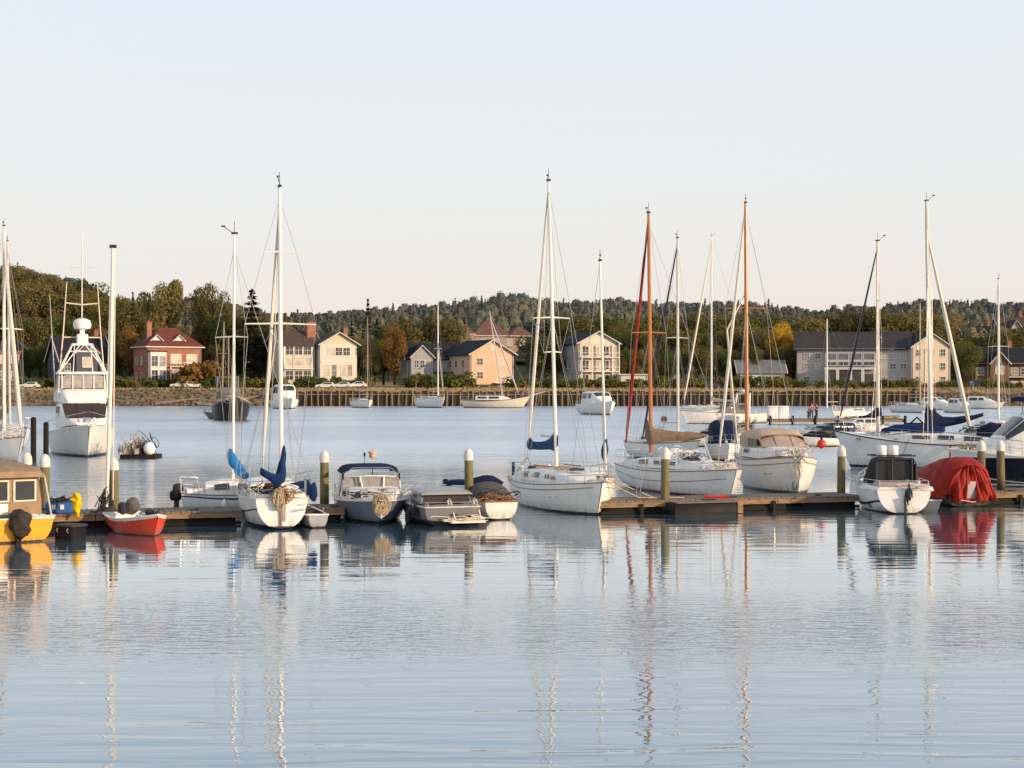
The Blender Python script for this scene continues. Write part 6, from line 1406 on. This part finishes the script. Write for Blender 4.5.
def plant(kind, form, px, top, Y, wide, label, group=None, var=None, z=None):
    v = rnd.randrange(3) if var is None else var; key = (kind, form, v)
    if key not in pool:
        seedk = ('broad', form, v)
        o = proto_tree(kind, form, 11*v+len(kind)); pool[key] = [o, kids(o), False, max(v_.co.z for c_ in kids(o) if c_.name.split('.')[0] in ('crown', 'foliage') for v_ in c_.data.vertices)-.15]
    e = pool[key]; o = e[0] if not e[2] else copy_tree(e[0], None, e[1]); e[2] = True
    X = wx(px, Y); zb = terrain(X, Y)-.1 if z is None else z; hh = e[3]
    sc = max(.25, (wz(top, Y)-zb)/hh); o.location = (X, Y, zb); o.rotation_euler = (0, 0, rnd.random()*6.28); o.scale = (sc*wide, sc*wide, sc)
    o['label'] = label
    if group: o['group'] = group
    elif 'group' in o: del o['group']
    return o
sky_tab = [(-40, 262), (0, 266), (20, 263), (39, 270), (58, 276), (78, 278), (97, 287), (117, 296), (140, 300), (188, 296), (240, 303), (288, 316), (328, 311), (354, 308), (391, 306), (452, 301), (482, 296), (518, 291), (533, 296), (568, 299), (608, 297), (651, 299), (687, 300), (722, 301), (771, 301), (811, 309), (851, 305), (885, 303), (923, 299), (956, 298), (1018, 302), (1080, 304)]
# trees one can pick out
T_ = [('brown', 'grand', 164, 280, 350, .58, 'big round olive-brown tree rising behind the red brick house'), ('brown', 'grand', 203, 282, 352, .46, 'tall ragged olive-brown tree right of the round one'), ('olive', 'grand', 227, 291, 350, .42, 'olive tree leaning toward the dark spruce'),
      ('dark', 'conifer', 252, 290, 340, 1.8, 'pointed dark spruce standing above the trees right of the red brick house'), ('orange', 'grand', 395, 324, 336, .72, 'dense orange-brown tree left of the long grey house'), ('yellow', 'grand', 779, 321, 342, .75, 'bright yellow autumn tree left of the large grey building'),
      ('brown', 'grand', 372, 336, 338, .6, 'dull brown tree right of the pale double house'), ('green', 'grand', 972, 339, 340, .9, 'green round tree right of the cream gable wing'), ('dark', 'conifer', 368, 299, 420, .8, 'lone conifer spire above the ridge right of the double house'), ('olive', 'broad', 540, 333, 335, 1.0, 'olive tree filling the gap left of the cream house'), ('olive', 'broad', 556, 340, 338, .9, 'lower olive tree against the cream house side'),
      ('dark', 'conifer', 133, 293, 372, .7, 'slim conifer tip left of the round olive tree'), ('orange', 'broad', 128, 323, 338, .6, 'small orange tree left of the red brick chimney')]
for t in T_: plant(*t)
# rows of trees that nothing tells apart, group by group
def belt(p0, p1, step, kinds, Y0, Y1, topf, wide, label, group, form='broad'):
    px = p0
    while px < p1:
        k_ = rnd.choice(kinds); f_ = 'conifer' if k_ == 'dark' else form; Y = rnd.uniform(Y0, Y1)
        plant(k_, f_, px, topf(px)+rnd.uniform(-3, 5), Y, wide*rnd.uniform(.85, 1.2), label if k_ != 'dark' else label.replace('broadleaf', 'conifer'), group); px += step*rnd.uniform(.7, 1.3)
sk = lambda p: interp(sky_tab, p)
belt(-8, 150, 9, ['olive', 'olive', 'brown', 'green'], 405, 425, lambda p: sk(p)+2, .95, 'broadleaf tree on the skyline of the wooded left hill', 'trees on the skyline of the left hill')
belt(-8, 150, 10, ['brown', 'olive', 'olive'], 375, 390, lambda p: sk(p)+17, .95, 'broadleaf tree on the middle slope of the wooded left hill', 'trees on the middle slope of the left hill')
belt(-4, 150, 9, ['brown', 'olive', 'green'], 350, 362, lambda p: max(sk(p)+34, 316), .7, 'broadleaf tree low behind the left hand houses', 'trees low behind the left houses')
belt(20, 62, 9, ['green'], 338, 344, lambda p: 345, .55, 'dark green broadleaf tree between the two left houses', 'dark trees between the left houses')
belt(106, 142, 9, ['green'], 342, 348, lambda p: 338, .55, 'dark green broadleaf tree left of the red brick house', 'dark trees left of the brick house')
belt(208, 285, 8, ['olive', 'brown', 'green'], 346, 354, lambda p: 316, .5, 'broadleaf tree in the dense clump right of the red brick house', 'trees in the clump right of the brick house')
belt(212, 280, 9, ['green', 'olive'], 338, 344, lambda p: 343, .6, 'low dark broadleaf tree in front of the clump right of the brick house', 'low trees right of the brick house')
belt(285, 462, 12, ['olive', 'dark', 'dark', 'green'], 385, 400, lambda p: sk(p)+14, .9, 'broadleaf tree on the slope behind the double house and grey house', 'trees on the slope behind the double house')
belt(360, 430, 9, ['green', 'olive'], 345, 352, lambda p: 338, .9, 'green broadleaf tree between the double house and the grey house', 'trees between double house and grey house')
belt(536, 640, 11, ['olive', 'green', 'dark'], 375, 400, lambda p: sk(p)+18, .95, 'broadleaf tree on the slope around the cream house', 'trees on the slope around the cream house')
belt(616, 800, 9, ['olive', 'brown', 'green'], 346, 358, lambda p: 327, .65, 'broadleaf tree in the long belt behind the boathouse', 'trees in the belt behind the boathouse')
belt(622, 800, 10, ['olive', 'green', 'brown'], 336, 342, lambda p: 347, .65, 'lower broadleaf tree in front of the belt by the boathouse', 'lower trees by the boathouse')
belt(640, 800, 11, ['olive', 'dark', 'green'], 390, 410, lambda p: sk(p)+14, .95, 'broadleaf tree on the slope above the boathouse', 'trees on the slope above the boathouse')
belt(800, 935, 9, ['olive', 'brown', 'olive'], 372, 395, lambda p: 311+.06*abs(p-870), 1.0, 'olive broadleaf tree above the roof of the large grey building', 'trees above the large grey building')
belt(945, 1030, 11, ['green', 'olive'], 350, 362, lambda p: 345, .95, 'green broadleaf tree among the right hand houses', 'trees among the right houses')
belt(940, 1040, 10, ['olive', 'green', 'dark'], 400, 420, lambda p: 327, .95, 'broadleaf tree on the slope behind the right hand houses', 'trees on the slope behind the right houses')
# shrubs along the bank
def shrubs(p0, p1, step, Y0, Y1, top, kind, label, group):
    px = p0
    while px < p1:
        plant(kind, 'shrub', px, top+rnd.uniform(-2.5, 2), rnd.uniform(Y0, Y1), rnd.uniform(.85, 1.3), label, group); px += step*rnd.uniform(.7, 1.4)
shrubs(20, 140, 7, 322, 327, 378, 'shrub', 'low green shrub on the bank below the left houses', 'shrubs below the left houses')
shrubs(150, 178, 9, 324, 327, 378, 'shrub', 'bright green shrub in front of the red brick house', 'shrubs in front of the brick house')
shrubs(196, 206, 9, 325, 327, 364, 'orange', 'russet climbing shrub against the red brick house', 'russet shrubs at the brick house')
shrubs(212, 285, 7, 320, 326, 378, 'shrub', 'low shrub on the bank right of the red brick house', 'shrubs right of the brick house')
shrubs(300, 372, 8, 325, 327, 378, 'shrub', 'clipped shrub in front of the pale double house', 'shrubs in front of the double house')
shrubs(408, 470, 7, 321, 326, 374, 'shrub', 'green shrub on the bank before the grey house', 'shrubs before the grey house')
shrubs(512, 620, 8, 321, 326, 379, 'shrub', 'green shrub on the bank before the cream house', 'shrubs before the cream house')
shrubs(630, 800, 8, 320, 326, 378, 'shrub', 'dull shrub on the bank before the boathouse', 'shrubs before the boathouse')
shrubs(805, 1030, 11, 322, 325, 381, 'shrub', 'low shrub along the front of the large grey building', 'shrubs before the large grey building')
# the far wood: one mass
r_ = random.Random(12); mb = MB(); cols = []
def far_tree(x, y, top, con, s, tint):
    Y_ = y
    z0 = terrain(x, y); hh = max(6, top-z0)
    rw, tw = (.17, .92) if con else (.30, .9); ph = r_.random()*6; rows = []; n0 = len(mb.f)
    for i in range(6):                     # solid heart of the crown
        t = i/5; q = hh*rw*.8*((1-t)**.8 if con else math.sin(PI*(.14+.80*t))**.6)+.05
        rows.append([(x+q*math.cos(a+ph)*r_.uniform(.8, 1.15), y+q*math.sin(a+ph)*r_.uniform(.8, 1.15), z0+hh*(.06+tw*t*.98)+r_.gauss(0, .15)) for a in (2*PI*k/8 for k in range(8))])
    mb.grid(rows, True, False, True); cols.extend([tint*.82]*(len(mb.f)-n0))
    for k in range(int(150*(1 if Y_ > 500 else 1.3))):
        t = r_.random(); a = r_.random()*2*PI
        if con: q = hh*rw*(1-t)**.8*r_.uniform(.75, 1.15)
        else: q = hh*rw*math.sin(PI*(.12+.84*t))**.6*r_.uniform(.8, 1.12)
        z = z0+hh*(.08+tw*t)
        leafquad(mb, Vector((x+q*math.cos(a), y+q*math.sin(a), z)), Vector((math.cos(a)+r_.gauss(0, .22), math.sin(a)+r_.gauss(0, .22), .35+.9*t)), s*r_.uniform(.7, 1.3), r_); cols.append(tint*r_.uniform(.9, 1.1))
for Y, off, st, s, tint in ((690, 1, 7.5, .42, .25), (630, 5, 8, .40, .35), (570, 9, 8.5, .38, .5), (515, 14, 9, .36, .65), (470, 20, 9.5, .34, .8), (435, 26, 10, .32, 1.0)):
    px = -260
    while px < 1200:
        yy = Y+r_.uniform(-25, 25)
        if 462 < px < 540 and yy < 475: px += 5; continue
        con = r_.random() < .25; jit = r_.gauss(0, 1.7)-(2.5 if con and r_.random() < .25 else 0)
        far_tree(wx(px, yy), yy, wz(sk(px)+off+jit, yy), con, s, tint); px += st*r_.uniform(.5, 1.3)*(.62)
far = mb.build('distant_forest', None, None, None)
at_ = far.data.color_attributes.new('tint', 'FLOAT_COLOR', 'CORNER'); buf = []
for f, c_ in zip(far.data.polygons, cols): buf += [c_, c_, c_, 1.0]*f.loop_total
at_.data.foreach_set('color', buf)
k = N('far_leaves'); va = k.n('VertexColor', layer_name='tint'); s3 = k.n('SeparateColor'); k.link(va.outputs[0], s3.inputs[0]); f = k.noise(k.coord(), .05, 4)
c = k.mix(k.rng(s3.outputs[0], .2, 1.0, 0, 1), (.072, .088, .09), (.13, .125, .06)); c = k.mix(k.rng(f, .45, .65, 0, .5), c, (.17, .135, .07))  # farther rows bluer and paler: distance haze put into the leaf colour
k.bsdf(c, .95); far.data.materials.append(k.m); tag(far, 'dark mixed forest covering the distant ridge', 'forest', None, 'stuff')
# a few poles on the bank
UT = []
for i, (px, top, lb) in enumerate([(293, 352, 'slim street lamp before the pale double house'), (416, 350, 'slim street lamp left of the grey house'), (888, 350, 'slim street lamp before the right part of the grey building'), (245, 362, 'slim street lamp left of the fishing boat mast')]):
    Y = 321; X = wx(px, Y); z = terrain(X, Y); o = empty('street_lamp', (X, Y, z), 0, lb, 'street lamp', 'street lamps on the far shore'); hh = wz(top, Y)-z
    MB().tube([(0, 0, -.2), (0, 0, hh-.2), (.25, -.1, hh), (.7, -.3, hh+.05)], [.08, .06, .05, .04], 6).build('pole', GREYP, o); MB().bbox((.8, -.33, hh+.02), (.5, .2, .12)).build('lamp_head', GREYP, o)
# ================================================================== WATER, SKY, LIGHT, CAMERA
k = N('water'); tc = k.n('TexCoord'); P = tc.outputs['Object']; sp = k.n('SeparateXYZ'); k.link(P, sp.inputs[0]); Yc = sp.outputs[1]
def waves(sx, sy, scale, det, ro): 
    mp = k.n('Mapping', i_Scale=(sx, sy, 1)); k.link(P, mp.inputs[0]); nz = k.n('TexNoise', i_Scale=scale, i_Detail=det, i_Roughness=ro, i_Distortion=.6); k.link(mp.outputs[0], nz.inputs[0]); return nz.outputs[0]
lane = k.rng(k.noise(k.coord((.012, .05, 1)), 1.0, 3, .6), .35, .65, .65, 1.35)
near = k.rng(Yc, 19, 27, 1, 0)                                                     # the last of the swell close by
strip = k.math('MULTIPLY', k.rng(Yc, 22.5, 26, 0, 1), k.rng(Yc, 27.5, 33.5, 1, 0))        # a breath of wind across the foreground
mid = k.rng(Yc, 48, 75, 0, 1); farw = k.rng(Yc, 95, 165, 0, 1)                      # open water beyond the dock
wA = k.math('MULTIPLY', waves(.22, 1, .5, 2, .5), k.math('ADD', .16, k.math('ADD', k.math('MULTIPLY', near, .1), k.math('MULTIPLY', mid, .25))))
wB = k.math('MULTIPLY', waves(.14, 1, 1.9, 2, .5), k.math('ADD', .12, k.math('ADD', k.math('MULTIPLY', near, .3), k.math('MULTIPLY', mid, 1.5))))
wC = k.math('MULTIPLY', waves(.42, 1, 5.5, 3, .6), k.math('ADD', .012, k.math('ADD', k.math('MULTIPLY', strip, .24), k.math('ADD', k.math('MULTIPLY', mid, .32), k.math('MULTIPLY', farw, .5)))))
hgt = k.math('MULTIPLY', k.math('MULTIPLY', k.math('ADD', k.math('ADD', wA, wB), wC), lane), WAVE)
bp = k.n('Bump', i_Strength=1.0, i_Distance=1.0); k.link(hgt, bp.inputs['Height'])
fr = k.n('Fresnel', i_IOR=WATER_IOR); k.link(bp.outputs[0], fr.inputs['Normal']); fac = k.rng(fr.outputs[0], 0, .71, .09, 1)
gl = k.n('BsdfGlossy', i_Color=(.93, .95, .97, 1), i_Roughness=.015); k.link(k.rng(Yc, 62, 98, .015, .285), gl.inputs['Roughness']); k.link(bp.outputs[0], gl.inputs['Normal'])
df = k.n('BsdfDiffuse', i_Color=WATER_BODY); mx = k.n('MixShader'); k.link(fac, mx.inputs[0]); k.link(df.outputs[0], mx.inputs[1]); k.link(gl.outputs[0], mx.inputs[2]); k.link(mx.outputs[0], k.out.inputs[0])
tag(MB().grid([[(x, y, 0) for x in (-4000, -300, 300, 4000)] for y in (-300, 0, 60, 400, 1000)]).build('water', k.m, None, None), None, None, None, 'structure')
w = bpy.data.worlds.new('World'); scene.world = w; w.use_nodes = True; nt = w.node_tree; nt.nodes.clear()
EL, AZ = R(SUN_EL), R(SUN_AZ)           # AZ: clockwise from +Y
sk_ = nt.nodes.new('ShaderNodeTexSky'); sk_.sky_type = 'NISHITA'; sk_.sun_disc = False; sk_.sun_elevation = EL; sk_.sun_rotation = AZ; sk_.air_density = 1.0; sk_.dust_density = SKY_DUST; sk_.ozone_density = 1.6; sk_.altitude = 0
bg = nt.nodes.new('ShaderNodeBackground'); bg.inputs[1].default_value = SKY_S; wo = nt.nodes.new('ShaderNodeOutputWorld')
tc = nt.nodes.new('ShaderNodeTexCoord'); se = nt.nodes.new('ShaderNodeSeparateXYZ'); nt.links.new(tc.outputs['Generated'], se.inputs[0])
cr = nt.nodes.new('ShaderNodeValToRGB'); nt.links.new(se.outputs[2], cr.inputs[0])
els = cr.color_ramp.elements
while len(els) < len(HAZE): els.new(.5)
for e, (p, c) in zip(els, HAZE): e.position = p; e.color = (*[q/SKY_S for q in c], 1)
mx = nt.nodes.new('ShaderNodeMix'); mx.data_type = 'RGBA'; mx.inputs[0].default_value = HAZE_MIX
nt.links.new(sk_.outputs[0], mx.inputs[6]); nt.links.new(cr.outputs[0], mx.inputs[7]); nt.links.new(mx.outputs[2], bg.inputs[0]); nt.links.new(bg.outputs[0], wo.inputs[0])
sl = bpy.data.lights.new('sun', 'SUN'); sl.energy = SUN_S; sl.color = SUN_C; sl.angle = R(.5); so = bpy.data.objects.new('sun', sl); COL.objects.link(so)
d = Vector((math.sin(AZ)*math.cos(EL), math.cos(AZ)*math.cos(EL), math.sin(EL))); so.rotation_euler = d.to_track_quat('Z', 'Y').to_euler(); so.location = d*200
cm = bpy.data.cameras.new('camera'); cm.sensor_width = 36; cm.lens = 36*F/1024; cm.clip_end = 8000; co = bpy.data.objects.new('camera', cm); COL.objects.link(co); co.location = (0, 0, H); co.rotation_euler = (R(90), 0, 0); scene.camera = co
scene.view_settings.view_transform = 'Standard'; scene.view_settings.look = 'None'; scene.view_settings.exposure = 0
scene.cycles.use_denoising = True; scene.cycles.max_bounces = 6; scene.cycles.diffuse_bounces = 2; scene.cycles.glossy_bounces = 3
scene.cycles.sample_clamp_indirect = 6
